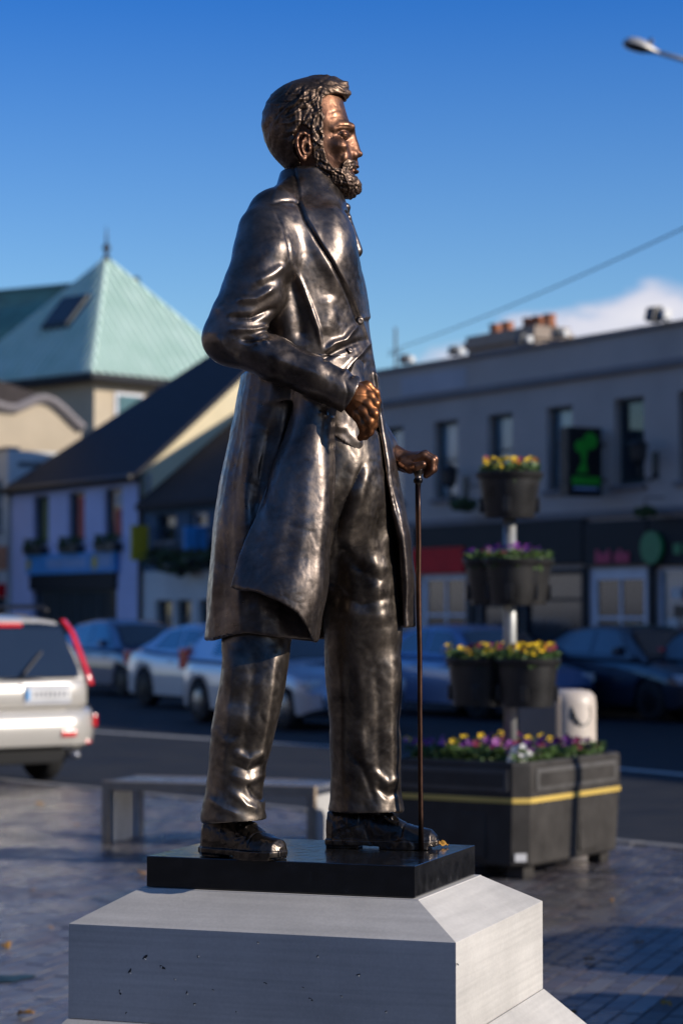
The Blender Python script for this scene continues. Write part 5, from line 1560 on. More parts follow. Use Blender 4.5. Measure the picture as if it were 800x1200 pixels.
# darker copper roof of the hall behind it on the left
H_ = back_facade('copper_roof_hall', 'long hall with a dark teal copper roof left of the pyramid-roofed pavilion', 99, ang=R(-32))
pr = [H_.xz(-260, 345), H_.xz(86, 333), H_.xz(100, 436), H_.xz(-260, 440)]
hl = MB(); v = [(pr[3][0], 0, pr[3][1]), (pr[2][0], 0, pr[2][1]), (pr[1][0], 5.0, pr[1][1] * 1.05), (pr[0][0], 5.0, pr[1][1] * 1.05), (pr[2][0], 10, pr[2][1]), (pr[3][0], 10, pr[3][1])]
hl.add(v, [(0, 1, 2, 3), (3, 2, 4, 5), (0, 3, 5), (1, 4, 2), (0, 5, 4, 1)])
hr = hl.build('roof', M_copper_d, H_.root)
n = 60
for k in range(1, n):
    a = Vector(v[0]).lerp(Vector(v[1]), k / n); b2 = Vector(v[3]).lerp(Vector(v[2]), k / n)
    if k < 25: continue
    MB().add([a + Vector((-.04, 0, .0)), a + Vector((.04, 0, 0)), b2 + Vector((.04, 0, 0)), b2 + Vector((-.04, 0, 0))] + [p + Vector((0, -.08, .08)) for p in (a + Vector((-.04, 0, .0)), a + Vector((.04, 0, 0)), b2 + Vector((.04, 0, 0)), b2 + Vector((-.04, 0, 0)))],
             [(4, 5, 6, 7), (0, 1, 5, 4), (2, 3, 7, 6), (1, 2, 6, 5), (3, 0, 4, 7)]).build('seam', M_copper_d, hr)
MB().tube([v[3], v[2]], .14, 6).build('ridge_roll', M_black, hr)
MB().box(pr[3][0], pr[2][0], .4, 9.6, 0, pr[2][1] - .02).build('wall', M_tan, H_.root)

# ---- unseen terrace added behind the camera so the bronze mirrors dark walls, not sky
B_ = Facade('unseen_opposite_terrace', 'unseen brick terrace behind the camera, added for the bronze to mirror', 0, fp=np.array([12.0, -21.0]), fd=np.array([-1.0, 0.0]))
bw = [(x, x + 1.0, z, z + 1.6) for x in np.arange(1.0, 57, 3.2) for z in (1.0, 4.2)]
B_.wall(0, 58, -.1, 7.4, bw, M_brick, .3)
for q in bw: B_.window(*q, M_frame_w, M_glass, bars=(.5,))
gable_roof(B_, 0, 58, 7.4, .7, 4.0, M_slate); B_.side('back_wall', 0, 58, 7.7, 8, -.1, 7.3, M_brick)
gable_wall(B_, 57.7, 7.4, .7, 4.0, M_brick); gable_wall(B_, .01, 7.4, .7, 4.0, M_brick)

W2 = Facade('unseen_west_terrace', 'unseen dull stone terrace on the left, added for the bronze to mirror', 0, fp=np.array([-21.0, -22.0]), fd=np.array([0.0, 1.0]))  # added unseen row, keeps blue sky out of the coat's reflections
bw = [(x, x + 1.0, z, z + 1.6) for x in np.arange(1.0, 60, 3.4) for z in (1.0, 4.2)]
W2.wall(0, 62, -.1, 7.6, bw, M_trim, .3)
for q in bw: W2.window(*q, M_frame_w, M_glass, bars=(.5,))
gable_roof(W2, 0, 62, 7.6, .7, 4.0, M_slate); W2.side('back_wall', 0, 62, 7.7, 8, -.1, 7.5, M_tan)
gable_wall(W2, 61.7, 7.6, .7, 4.0, M_tan); gable_wall(W2, .01, 7.6, .7, 4.0, M_tan)
# ================================================================ planter, flowers, bin, bench, lamp, wire
M_potb = mat('pot_plastic', (0.022, 0.021, 0.020), rough=.33, var=.25, vscale=6, bump=.3, bscale=50, rvar=.1)
M_plast = mat('black_plastic', (0.046, 0.042, 0.038), spec=.22, rough=.5, var=.25, vscale=6, bump=.3, bscale=50, rvar=.1)
M_plast2 = mat('planter_panel', (0.085, 0.080, 0.075), rough=.5, var=.25, vscale=8, bump=.3, bscale=60)
M_gold = mat('gold_stripe', (0.62, 0.43, 0.10), rough=.4, var=.1)
M_galv = mat('galvanised_steel', (0.42, 0.42, 0.40), rough=.45, metallic=.5, var=.2, vscale=12)
M_soil = mat('soil', (0.02, 0.014, 0.01), rough=.95, var=.4, vscale=30)
M_leaf = mat('pansy_leaves', (0.055, 0.105, 0.02), rough=.6, var=.45, vscale=20)
M_fy = mat('petal_yellow', (0.92, 0.60, 0.01), rough=.6, var=.15, vscale=30)
M_fo = mat('petal_orange', (0.75, 0.25, 0.01), rough=.6, var=.2, vscale=30)
M_fp = mat('petal_purple', (0.13, 0.015, 0.19), rough=.6, var=.3, vscale=30)
M_fm = mat('petal_mauve', (0.36, 0.10, 0.36), rough=.6, var=.3, vscale=30)
M_fw = mat('petal_white', (0.78, 0.76, 0.70), rough=.6)
M_fr = mat('petal_claret', (0.22, 0.01, 0.05), rough=.6, var=.3, vscale=30)
M_eye = mat('flower_eye', (0.03, 0.01, 0.02), rough=.7)
M_sticker = mat('paper_label', (0.6, 0.6, 0.6), rough=.6)

# --- planter: corner on the picture at (614, 1033)
PC = ground(614, 1034)[:2]
RX = np.array([.55, .8352]); RL = np.array([-.8352, .55])           # along the lit right side, along the shaded left side
WR, WL, HP = 1.42, 1.04, .745
pc = PC + RX * WR / 2 + RL * WL / 2
# local frame: +x = -RL (towards the lit side), +y = RX
pl = empty('square_planter', (pc[0], pc[1], 0), math.atan2(-RL[1], -RL[0]), 'square black plastic planter box with a thin gold stripe standing on four feet', 'planter')
KX = WL / WR
def chamf(h, c):
    hx = h - (WR - WL) / 2
    return [(-hx + c, -h), (hx - c, -h), (hx, -h + c), (hx, h - c), (hx - c, h), (-hx + c, h), (-hx, h - c), (-hx, -h + c)]
H_p = WR / 2
def ring_mesh(levels, cap_top=False, cap_bot=True):
    v = []; f = []
    for z, h, c in levels: v += [(x, y, z) for x, y in chamf(h, c)]
    for i in range(len(levels) - 1):
        for k in range(8): f.append((i * 8 + k, i * 8 + (k + 1) % 8, i * 8 + 8 + (k + 1) % 8, i * 8 + 8 + k))
    if cap_bot: f.append(tuple(range(7, -1, -1)))
    if cap_top: n = (len(levels) - 1) * 8; f.append(tuple(range(n, n + 8)))
    return v, f
v, f = ring_mesh([(.085, H_p - .035, .085), (.10, H_p - .022, .085), (.50, H_p - .004, .085), (.512, H_p, .085), (.515, H_p, .085), (HP - .02, H_p, .085), (HP, H_p - .006, .085), (HP, H_p - .05, .07), (HP - .06, H_p - .05, .07)], True)
body = mesh_obj('body', v, f, M_plast, pl)
v, f = ring_mesh([(.487, H_p + .0035, .086), (.519, H_p + .0035, .086), ], False, False)
v2, f2 = ring_mesh([(.519, H_p - .003, .086), (.487, H_p - .008, .086)], False, False)
mesh_obj('stripe', v + v2, f + [tuple(q + 16 for q in t) for t in f2] + [(8 + k, 8 + (k + 1) % 8, 16 + (k + 1) % 8, 16 + k) for k in range(8)], M_gold, pl)
for k in range(4):
    a = math.pi / 2 * k
    M4 = Matrix.Translation(((-1 if k == 3 else 1) * -(WR - WL) / 2, 0, 0)) @ Matrix.Rotation(a, 4, 'Z') if k in (1, 3) else Matrix.Rotation(a, 4, 'Z') @ Matrix.Scale(KX, 4, Vector((1, 0, 0)))
    MB().box(-.56, .56, -H_p - .012, -H_p + .002, .555, .70, .01).xf(M4).build('panel', M_plast2, body)
    MB().box(-.52, .52, -H_p - .016, -H_p - .0121, .585, .672, .003).xf(M4).build('recess', M_plast, body)
    MB().box(.06, .32, -H_p + .005, -H_p + .018, .13, .42, .01).xf(M4).build('hatch', M_plast, body)
    b = MB().box(-H_p + .12, -H_p + .26, -H_p + .07, -H_p + .20, 0, .09, .015).xf(M4); b.build('foot', M_plast, pl)
# sticker on the chamfered corner (local corner +x, -y)
b = MB().box(-.038, .038, -.004, 0, .12, .17); b.xf(Matrix.Translation((H_p - (WR - WL) / 2 - .0425 - .016, -H_p + .0425 + .016, 0)) @ Matrix.Rotation(R(45), 4, 'Z')); b.build('sticker', M_sticker, body)
MB().box(-H_p * KX + .06, H_p * KX - .06, -H_p + .06, H_p - .06, HP - .07, HP - .05).build('soil', M_soil, pl)

# --- pansies
FL = {}
def flower_proto(m):
    """five rounded petals round a dark eye, facing +z"""
    v = [(0, 0, 0)]; f = []
    r_ = random.Random(3)
    for k in range(5):
        a = 2 * math.pi * k / 5 + .3; n = len(v); ca, sa = math.cos(a), math.sin(a)
        for (r, t, z) in ((.006, -.004, .001), (.020, -.015, .006), (.030, -.009, .010), (.033, .0, .009), (.030, .009, .010), (.020, .015, .004), (.006, .004, .001)):
            v.append((r * ca - t * sa, r * sa + t * ca, z + .002 * (k % 2)))
        f.append(tuple(range(n, n + 7)))
    return v, f
_pv, _pf = flower_proto(None)
me_cache = {}
def flower(parent, loc, m, rnd, sc=1.0):
    if m.name not in me_cache:
        o = mesh_obj('flower', _pv, _pf, m, parent)
        me_cache[m.name] = o
        b = MB(); b.lathe([(.010, .0025), (.006, .006), (.001, .008)], n=7)
        e = b.build('eye', M_eye, o); me_cache[m.name + 'e'] = e
    else:
        o = use('flower', me_cache[m.name], parent); e = use('eye', me_cache[m.name + 'e'], o)
    o.location = loc; s_ = sc * rnd.uniform(.62, .95); o.scale = (s_, s_, s_)
    o.rotation_euler = (rnd.uniform(.2, 1.15), rnd.uniform(-.3, .3), rnd.uniform(-.8, .9))
    return o
def pansies(name_loc, rz, shape, n, cols, lab, seed, h=.13, leafn=None, shapes=None):
    """shape(rnd) -> (x, y) inside the bed; local z 0 is the soil"""
    t = empty('pansy_plants', name_loc, rz, lab, 'flowers', 'pansies in the planter tower')
    rnd = random.Random(seed); v = []; f = []
    for k in range(leafn or n * 26):
        x, y = shape(rnd); z = rnd.uniform(-.01, h * .85); c = Vector((x, y, z))
        u = Vector((rnd.gauss(0, 1), rnd.gauss(0, 1), rnd.gauss(.3, .7))).normalized() * rnd.uniform(.014, .028); w = u.orthogonal().normalized() * u.length * .55; m_ = len(v)
        v += [c - u, c - u * .2 + w, c + u * .6 + w * .6, c + u, c + u * .6 - w * .6, c - u * .2 - w]; f.append(tuple(range(m_, m_ + 6)))
    mesh_obj('foliage', v, f, M_leaf, t, kind='stuff')
    for k in range(n):
        x, y = shape(rnd)
        c = cols(x, y, rnd)
        flower(t, (x, y, h * rnd.uniform(.65, 1.15)), c, rnd)
    return t
def sqbed(rnd): return (rnd.uniform(-.45, .45), rnd.uniform(-.57, .57))
def edge_bed(rnd):
    while True:
        x, y = sqbed(rnd)
        if rnd.random() < .35 or max(x, -y) > .30: return x, y
def c_bed(x, y, r):
    q = at(600, 890, 14.8)
    u = x - y                                    # towards the camera's corner
    if -x > -.05 and r.random() < .6: return M_fy if r.random() < .6 else M_fp
    return r.choice((M_fp, M_fp, M_fp, M_fr, M_fm, M_fm))
pansies((pc[0], pc[1], HP - .05), pl.rotation_euler[2], edge_bed, 175, c_bed, 'purple, claret and yellow pansies growing in the square black planter box', 31, h=.14)
# white bedding clump at the near corner
def cl(rnd):
    a = rnd.uniform(0, 6.28); q = .07 * math.sqrt(rnd.random()); return (q * math.cos(a), q * math.sin(a))
wp = PC + RX * .12 + RL * .10
t = empty('white_flower', (wp[0], wp[1], HP - .05), 0, 'white pansy cluster at the near corner of the square planter', 'flowers')
rnd = random.Random(8)
for k in range(9): flower(t, (*cl(rnd), rnd.uniform(.05, .14)), M_fw, rnd, 1.1)
v = []; f = []
for k in range(60):
    c = Vector((*cl(rnd), rnd.uniform(0, .1))); u = Vector((rnd.gauss(0, 1), rnd.gauss(0, 1), rnd.gauss(0, 1))).normalized() * .02; w = u.orthogonal() * .5; m_ = len(v)
    v += [c - u, c + w, c + u, c - w]; f.append((m_, m_ + 1, m_ + 2, m_ + 3))
mesh_obj('foliage', v, f, M_leaf, t, kind='stuff')

# --- the tower: a steel pole with pots in tiers
TP = at(597, 700, 15.05)
tower = empty('flower_tower', (TP[0], TP[1], 0), math.atan2(-RL[1], -RL[0]), 'galvanised pole carrying three tiers of black flower pots above the square planter', 'planter stand')
ztier = [float(at(597, 553, 15.0)[2]), float(at(597, 655, 15.0)[2]), float(at(597, 771, 15.0)[2])]
MB().tube([(0, 0, HP - .06), (0, 0, ztier[0] - .2)], .042, 14).build('pole', M_galv, tower, True)
def pot(x, y, zr, rt, rb, h, cnt=None):
    b = MB(); b.lathe([(.001, -h), (rb, -h), (rb + .005, -h + .015), (rt - .018, -.05), (rt - .012, -.045), (rt, -.03), (rt + .006, -.004), (rt + .002, 0), (rt - .02, 0), (rt - .03, -.06), (.001, -.061)], x, y, zr, 32)
    o = b.build('pot', M_potb, tower, True)
    md = o.modifiers.new('e', 'EDGE_SPLIT'); md.split_angle = R(40)
    for a in (.4, 2.0, 3.6, 5.1):
        c, s_ = math.cos(a), math.sin(a); r_ = rb + (rt - rb) * .3
        bb = MB().box(-.025, .025, -.02, .02, -.05, .05, .006); bb.xf(Matrix.Translation((x + c * r_, y + s_ * r_, zr - h * .72)) @ Matrix.Rotation(a + R(90), 4, 'Z')); bb.build('clip', M_potb, o)
    return o
SC = 15.0 / F
pot(0, 0, ztier[0], 39.5 * SC, 29 * SC, 54 * SC)
def disc(r, cx=0, cy=0):
    def g_(rnd):
        a = rnd.uniform(0, 6.28); q = r * math.sqrt(rnd.random()); return (cx + q * math.cos(a), cy + q * math.sin(a))
    return g_
yel = lambda x, y, r: r.choice((M_fy, M_fy, M_fy, M_fy, M_fo, M_fr))
pur = lambda x, y, r: r.choice((M_fp, M_fp, M_fm, M_fm, M_fr))
pansies((TP[0], TP[1], ztier[0] - .05), 0, disc(.195), 34, yel, 'yellow pansies with a few red ones in the topmost single pot', 41, h=.12)
a_ = tower.rotation_euler[2]
def multi(zr, n, rad, rt, rb, h, cols, lab, seed, nf, ph):
    t = empty('pansy_plants', (TP[0], TP[1], zr - .05), a_, lab, 'flowers', 'pansies in the planter tower')
    rnd = random.Random(seed); v = []; f = []
    cs = [(rad * math.cos(ph + 2 * math.pi * k / n), rad * math.sin(ph + 2 * math.pi * k / n)) for k in range(n)]
    for c0 in cs:
        pot(c0[0], c0[1], zr, rt, rb, h)
    for k in range(nf * 26):
        x, y = disc(rt * .97, *cs[k % n])(rnd); c = Vector((x, y, rnd.uniform(-.01, .10)))
        u = Vector((rnd.gauss(0, 1), rnd.gauss(0, 1), rnd.gauss(.3, .7))).normalized() * rnd.uniform(.014, .028); w = u.orthogonal().normalized() * u.length * .55; m_ = len(v)
        v += [c - u, c - u * .2 + w, c + u * .6 + w * .6, c + u, c + u * .6 - w * .6, c - u * .2 - w]; f.append(tuple(range(m_, m_ + 6)))
    mesh_obj('foliage', v, f, M_leaf, t, kind='stuff')
    for k in range(nf):
        x, y = disc(rt * .98, *cs[k % n])(rnd)
        flower(t, (x, y, rnd.uniform(.08, .135)), cols(x, y, rnd), rnd)
    MB().tube([(0, 0, zr - h * .5 - .03), (0, 0, zr - h * .5 + .03)], .06, 12).build('collar', M_plast, tower)
    for c0 in cs: MB().tube([(0, 0, zr - .1), (c0[0], c0[1], zr - .1)], .015, 6).build('strut', M_galv, tower)
multi(ztier[1], 3, .125, .190, .135, 54 * SC, pur, 'purple and mauve pansies in the middle tier of pots', 42, 58, R(-88) - a_)
multi(ztier[2], 3, .205, .215, .165, 56 * SC, yel, 'yellow and orange pansies in the lowest tier of pots', 43, 95, R(-62) - a_)

# --- litter bin behind the planter
BP = at(657, 850, 16.6); zt_b = float(at(680, 808, 16.6)[2])
M_bin = mat('bin_shell', (0.58, 0.50, 0.42), rough=.4, var=.08, vscale=8)
bn = empty('litter_bin', (BP[0] + .07, BP[1], 0), R(-22), 'cream litter bin with a rounded top and dark mouth behind the planter', 'litter bin')
b = MB(); b.lathe([(.001, .02), (.175, .02), (.18, .05), (.18, zt_b - .10), (.172, zt_b - .045), (.14, zt_b - .012), (.08, zt_b), (.001, zt_b)], n=36, sx=1, sy=1)
bo = b.build('shell', M_bin, bn, True)
MB().box(-.34, -.02, -.20, .20, .03, zt_b - .03, .03).build('side_housing', mat('bin_side_shaded', (.24, .205, .18), rough=.5), bn)  # shell's beige darkened to paint the side in shade
for a in (R(-48), R(130)):
    b = MB(); P = [(-.085, -.02), (-.075, .055), (.075, .055), (.085, -.02), (.05, -.075), (0, -.09), (-.05, -.075)]
    n_ = len(P); v = []
    for rr_ in (.165, .1835):
        for x, z in P:
            t = a + x / .18; v.append((rr_ * math.cos(t), rr_ * math.sin(t), zt_b - .17 + z))
    f = [tuple(range(n_, 2 * n_))] + [(i, (i + 1) % n_, n_ + (i + 1) % n_, n_ + i) for i in range(n_)]
    mesh_obj('mouth', v, f, M_black, bo)
b = MB(); b.lathe([(.1805, .30), (.186, .30), (.186, .34), (.1805, .34)], n=36); b.build('band', M_black, bn, True)

# --- bench
B0 = ground(119, 988)[:2]; bd = np.array([.945, -.327]); bq = np.array([.327, .945])
M_bframe = mat('bench_weathered_metal', (0.36, 0.28, 0.20), rough=.45, metallic=.1, var=.2, vscale=9)
M_bpl = mat('bench_leg_plate', (0.55, 0.54, 0.52), rough=.4, metallic=.1, var=.15, vscale=9)
M_btop = mat('bench_top', (0.15, 0.16, 0.19), rough=.25, var=.2, vscale=6, rvar=.1)
be = empty('bench', (B0[0], B0[1], 0), math.atan2(bd[1], bd[0]), 'low backless bench of flat metal frames and plate legs behind the statue', 'bench')
BL, BW, BH = 1.66, .62, .455
MB().box(0, BL, .0, .05, BH - .072, BH, .004).box(0, BL, BW - .05, BW, BH - .072, BH, .004).build('rail', M_bframe, be)
for k in range(6): MB().box(.02, BL - .02, .056 + k * .086, .056 + k * .086 + .078, BH - .045, BH - .003, .005).build('seat_slat', M_btop, be)
for x in (0, BL - .062):
    MB().box(x, x + .062, BW - .05, BW, 0, BH - .0725, .004).build('leg', M_bframe, be)
    lg = MB().box(x, x + .062, 0, .05, 0, BH - .0725, .004).build('leg', M_bframe, be)
    MB().box(x + .012, x + .05, .055, BW - .17, .0, BH - .075, .003).build('plate', M_bpl, lg)
    MB().box(x + .002, x + .06, BW - .115, BW - .055, .0, BH - .075, .003).build('post', M_bpl, lg)

# --- street lamp at the top right
LD = 34.0
lp0 = at(729, 50, LD); lp1 = at(768, 60, LD); lend = at(900, 92, LD)
M_lamp = mat('lamp_alu', (0.45, 0.43, 0.40), rough=.4, metallic=.3)
M_lens = mat('lamp_lens', (0.05, 0.05, 0.055), rough=.15)
lm = empty('street_lamp', (lend[0], LD, 0), 0, 'street lamp head on a long slim arm reaching in at the top right', 'street lamp')
o_ = np.array([lend[0], LD, 0])
hl_ = MB(); n = 9; v = []; f = []
a_s = lp0 - o_; b_s = at(772, 62, LD) - o_
ax = Vector(b_s - a_s); Lh = ax.length; ax.normalize(); upz = Vector((0, 0, 1)); upz = (upz - ax * upz.dot(ax)).normalized(); sdv = ax.cross(upz)
prof_ = [(0, .02, .0), (.06, .10, .0), (.18, .15, .0), (.38, .17, 0), (.58, .15, 0), (.78, .09, 0), (.92, .05, 0), (1.0, .035, 0)]
def shell(zs0, zs1, nm, m, par, k0=0, k1=1):
    v = []; f = []; N = 20
    for t, r, _ in prof_:
        c = Vector(a_s) + ax * (t * Lh)
        for k in range(N):
            a = 2 * math.pi * k / N; q = math.sin(a)
            v.append(c + sdv * (r * math.cos(a)) + upz * (r * (.75 * q if q > 0 else .45 * q)))
    for i in range(len(prof_) - 1):
        for k in range(N):
            up_ = k < N // 2
            if (nm == 'lamp_head') == up_ or (nm == 'lamp_head' and i > 4): f.append((i * N + k, (i + 1) * N + k, (i + 1) * N + (k + 1) % N, i * N + (k + 1) % N))
    return mesh_obj(nm, v, f, m, par, True)
hd_ = shell(0, 1, 'lamp_head', M_lamp, lm); shell(0, 1, 'lens', M_lens, hd_)
MB().tube([b_s - np.array(ax) * .02, at(800, 70, LD) - o_, at(850, 84, LD) - o_, at(885, 96, LD) - o_, at(900, 130, LD) - o_], [.035, .038, .045, .05, .055], 12).build('arm', M_lamp, lm, True)
MB().tube([at(900, 128, LD) - o_, (0, 0, 3), (0, 0, 0)], [.06, .085, .10], 14).build('pole', M_lamp, lm, True)
pcell = Vector(a_s) + ax * (Lh * .72) + upz * .10
MB().lathe([(.035, 0), (.035, .06), (.02, .08), (.001, .08)], pcell.x, pcell.y, pcell.z, 10).build('light_sensor', M_black, hd_)

# --- overhead wire
wa = at(455, 412, 46); wb_ = at(960, 190, 22); P = []
for k in range(41):
    t = k / 40; p = wa + (wb_ - wa) * t; p[2] -= .12 * 4 * t * (1 - t); P.append(p)
wp_ = MB().tube(P, .009, 6).build('overhead_wire', M_black, None, True); tag(wp_, 'thin black overhead wire slanting down across the sky from the right', 'wire')
# its far mast and near mast

# --- unseen planters added to throw shade bands on the paving; a steel post beside them
for k, (x, y, rz_) in enumerate(((3.05, 8.9, .12), (3.25, 11.1, -.1), (3.1, 6.6, .05))):
    c = copy_tree(pl); c.location = (x, y, 0); c.rotation_euler = (0, 0, pl.rotation_euler[2] + rz_)
    c['label'] = ('unseen square black planter added for its shadow, just right of the picture beyond the pedestal', 'unseen square black planter added for its shadow, right of the picture nearest the flower tower', 'unseen square black planter right of the picture, added for its shadow, nearest the camera')[k]
for o in [pl] + [q for q in COL.objects if q.name.startswith('square_planter')]: o['group'] = 'square black planters'
q = pc + RX * .02 - RL * .64 + np.array([SX, SY]) * 3.2
po = empty('steel_post', (q[0], q[1], 0), 0, 'slim galvanised steel post right of the flower tower, outside the picture', 'post')
MB().tube([(0, 0, 0), (0, 0, 2.6)], .05, 12).build('shaft', M_galv, po)
# ================================================================ cars
def paint(name, c, metallic=.3, rough=.35): return mat(name, c, rough=rough, metallic=metallic, var=.03, coat=1.0, coat_rough=.04)
M_tyre = mat('tyre_rubber', (0.015, 0.015, 0.016), rough=.8)
M_rim = mat('alloy_rim', (0.45, 0.45, 0.46), rough=.3, metallic=.8)
M_cglass = mat('car_glass', (0.010, 0.013, 0.018), rough=.04, spec=.9, coat=1.0, coat_rough=.02)
M_tail = mat('tail_lamp_red', (0.62, 0.012, 0.018), rough=.15, coat=1, coat_rough=.03)
M_head = mat('headlamp_clear', (0.55, 0.57, 0.60), rough=.1, coat=1, coat_rough=.02)
M_trimb = mat('black_trim', (0.018, 0.018, 0.02), rough=.5)
M_plate = mat('number_plate', (0.70, 0.70, 0.68), rough=.5)
M_under = mat('underbody', (0.012, 0.012, 0.012), rough=.9)
M_platetx = mat('plate_characters', (0.25, 0.25, 0.27), rough=.5)

def lerp(tab, x):
    xs = [a for a, _ in tab]; return float(np.interp(x, xs, [b for _, b in tab]))

def car(name, label, origin, heading, body_m, S, group=None, cat='car', wheels_detail=True):
    """S: L, W, top (x->z of bonnet / belt / boot), roof (x->z) over [g0,g1], wh (wheel x's), wr, zb"""
    t = empty(name, (origin[0], origin[1], ZR + .004), math.atan2(heading[1], heading[0]), label, cat, group)
    L, W = S['L'], S['W'] / 2; zb = S.get('zb', .22)
    xs = sorted(set(np.round(np.linspace(-L / 2, L / 2, 40), 3).tolist() + [x + d for x in S['wh'] for d in (-.40, -.30, -.15, 0, .15, .30, .40)]))
    rows = []
    wr = S['wr']
    for x in xs:
        e = abs(x) / (L / 2); ww = W * (1 - .13 * max(0, (e - .72) / .28) ** 2 - .10 * max(0, (e - .93) / .07) ** 2)
        zt = lerp(S['top'], x); zl = zb + .10 * max(0, (e - .85) / .15)
        for wx in S['wh']:
            d = abs(x - wx)
            if d < wr + .06: zl_a = ZRW = wr + math.sqrt(max((wr + .06) ** 2 - d * d, 0)); rows_arch = zl_a; break
        else: rows_arch = None
        zlo = rows_arch if rows_arch else zl
        sec = [(0, zt), (ww * .55, zt - .005), (ww * .84, zt - .03), (ww * .955, zt - .09), (ww, zt - .22), (ww * 1.0, max(zb + .30, min(zlo + .12, zt - .25))), (ww * .995, max(zlo, zl)), (ww * .80, max(zlo, zl) - (0 if rows_arch else .03)), (0, zl + .02 if not rows_arch else max(zlo, zl))]
        rows.append([(x, y, z) for y, z in sec])
    n = len(rows[0]); v = []; f = []
    for sgn_ in (1, -1):
        o = len(v)
        for r_ in rows: v += [(x, y * sgn_, z) for x, y, z in r_]
        for i in range(len(rows) - 1):
            for k in range(n - 1):
                q = (o + i * n + k, o + (i + 1) * n + k, o + (i + 1) * n + k + 1, o + i * n + k + 1)
                f.append(q if sgn_ < 0 else q[::-1])
        for i, fl in ((0, 1), (len(rows) - 1, -1)):
            f.append(tuple(o + i * n + k for k in range(n))[::(fl * sgn_)])
    bo = mesh_obj('body', v, f, body_m, t, True)
    md = bo.modifiers.new('e', 'EDGE_SPLIT'); md.split_angle = R(38)
    MB().box(-L / 2 + .25, L / 2 - .25, -W + .12, W - .12, zb - .04, zb + .3).build('underbody', M_under, t)
    # greenhouse
    g0, g1 = S['g']; base = S['base']; G = S['roof']
    gx = sorted(set(np.round(np.linspace(g0, g1, 22), 3).tolist()))
    rows = []
    for x in gx:
        zr = lerp(G, x); zbt = lerp(S['top'], x) - .04; h = zr - zbt; inw = .17 * min(h / .45, 1.0)
        wb_ = W * .93; wt_ = max(W * .93 - inw, .3)
        rows.append([(x, 0, zr), (x, wt_ * .6, zr - .008), (x, wt_ * .9, zr - .03), (x, wt_ * 1.0, zr - min(.07, h * .3)), (x, wb_, zbt)])
    n = 5; v = []; f = []
    for sgn_ in (1, -1):
        o = len(v)
        for r_ in rows: v += [(x, y * sgn_, z) for x, y, z in r_]
        for i in range(len(rows) - 1):
            for k in range(n - 1):
                q = (o + i * n + k, o + (i + 1) * n + k, o + (i + 1) * n + k + 1, o + i * n + k + 1)
                f.append(q if sgn_ < 0 else q[::-1])
        for i, fl in ((0, 1), (len(rows) - 1, -1)):
            f.append(tuple(o + i * n + k for k in range(n))[::(fl * sgn_)])
    gh = mesh_obj('cabin', v, f, body_m, t, True)
    md = gh.modifiers.new('e', 'EDGE_SPLIT'); md.split_angle = R(30)
    # side glass, just proud of the cabin side
    def side_pt(x, u, s_):
        zr = lerp(G, x); zbt = lerp(S['top'], x) - .04; h = zr - zbt; inw = .17 * min(h / .45, 1.0)
        wb_ = W * .93; wt_ = max(W * .93 - inw, .3); z1 = zr - min(.07, h * .3)
        z = zbt + (z1 - zbt) * u; y = wb_ + (wt_ - wb_) * u
        return (x, (y + .006) * s_, z)
    for (a, b_, a2, b2) in S['side_glass']:                      # bottom x range, top x range
        for s_ in (1, -1):
            vv = []; N = 8; ff = []
            for i in range(N + 1):
                for u in (.16, .93):
                    xx = (a + (b_ - a) * i / N) if u < .5 else (a2 + (b2 - a2) * i / N)
                    vv.append(side_pt(xx, u, s_))
            for i in range(N):
                q = (2 * i, 2 * i + 2, 2 * i + 3, 2 * i + 1); ff.append(q if s_ < 0 else q[::-1])
            mesh_obj('side_window', vv, ff, M_cglass, t, True)
    # windscreen and rear glass: strips of the roof line
    for nm, (xa_, xb_) in (('rear_window', S['rear_glass']), ('windscreen', S['screen'])):
        vv = []; ff = []; N = 6
        for i in range(N + 1):
            x = xa_ + (xb_ - xa_) * i / N; zr = lerp(G, x); zbt = lerp(S['top'], x) - .04; h = max(zr - zbt, 0); inw = .17 * min(h / .45, 1.0); wt_ = max(W * .93 - inw, .3)
            sg = -.008 if nm == 'rear_window' else .008
            for u in (-.93, -.55, 0, .55, .93): vv.append((x + sg, wt_ * u, zr + .008 - (.022 if abs(u) > .9 else 0)))
        for i in range(N):
            for k in range(4): ff.append((i * 5 + k, i * 5 + 5 + k, i * 5 + 6 + k, i * 5 + 1 + k))
        mesh_obj(nm, vv, ff, M_cglass, t, True)
    # wheels
    for wx in S['wh']:
        for s_ in (1, -1):
            yc = s_ * (W - .115)
            b = MB(); b.lathe([(wr * .62, -.10), (wr * .93, -.105), (wr, -.07), (wr, .07), (wr * .93, .105), (wr * .62, .10)], n=28)
            b.xf(Matrix.Translation((wx, yc, wr)) @ Matrix.Rotation(R(90), 4, 'X'))
            w = b.build('tyre', M_tyre, t, True)
            w.name = 'wheel'
            b = MB(); b.lathe([(.001, .06), (wr * .14, .075), (wr * .2, .06), (wr * .2, .02), (wr * .60, .02), (wr * .66, .09), (wr * .60, .10)], n=28)
            for k in range(S.get('spokes', 7)):
                a = 2 * math.pi * k / S.get('spokes', 7)
                bb = MB().box(wr * .12, wr * .62, -.028, .028, .03, .075, .006); bb.xf(Matrix.Rotation(a, 4, 'Z')); b.add(bb.v, bb.f)
            b.xf(Matrix.Translation((wx, yc, wr)) @ Matrix.Rotation(R(-90 * s_), 4, 'X'))
            b.build('rim', M_rim if S.get('rims', True) else M_trimb, w, True)
            b = MB(); b.lathe([(.001, 0), (wr * .6, 0)], n=16); b.xf(Matrix.Translation((wx, yc - s_ * .09, wr)) @ Matrix.Rotation(R(-90 * s_), 4, 'X')); b.build('well', M_under, w)
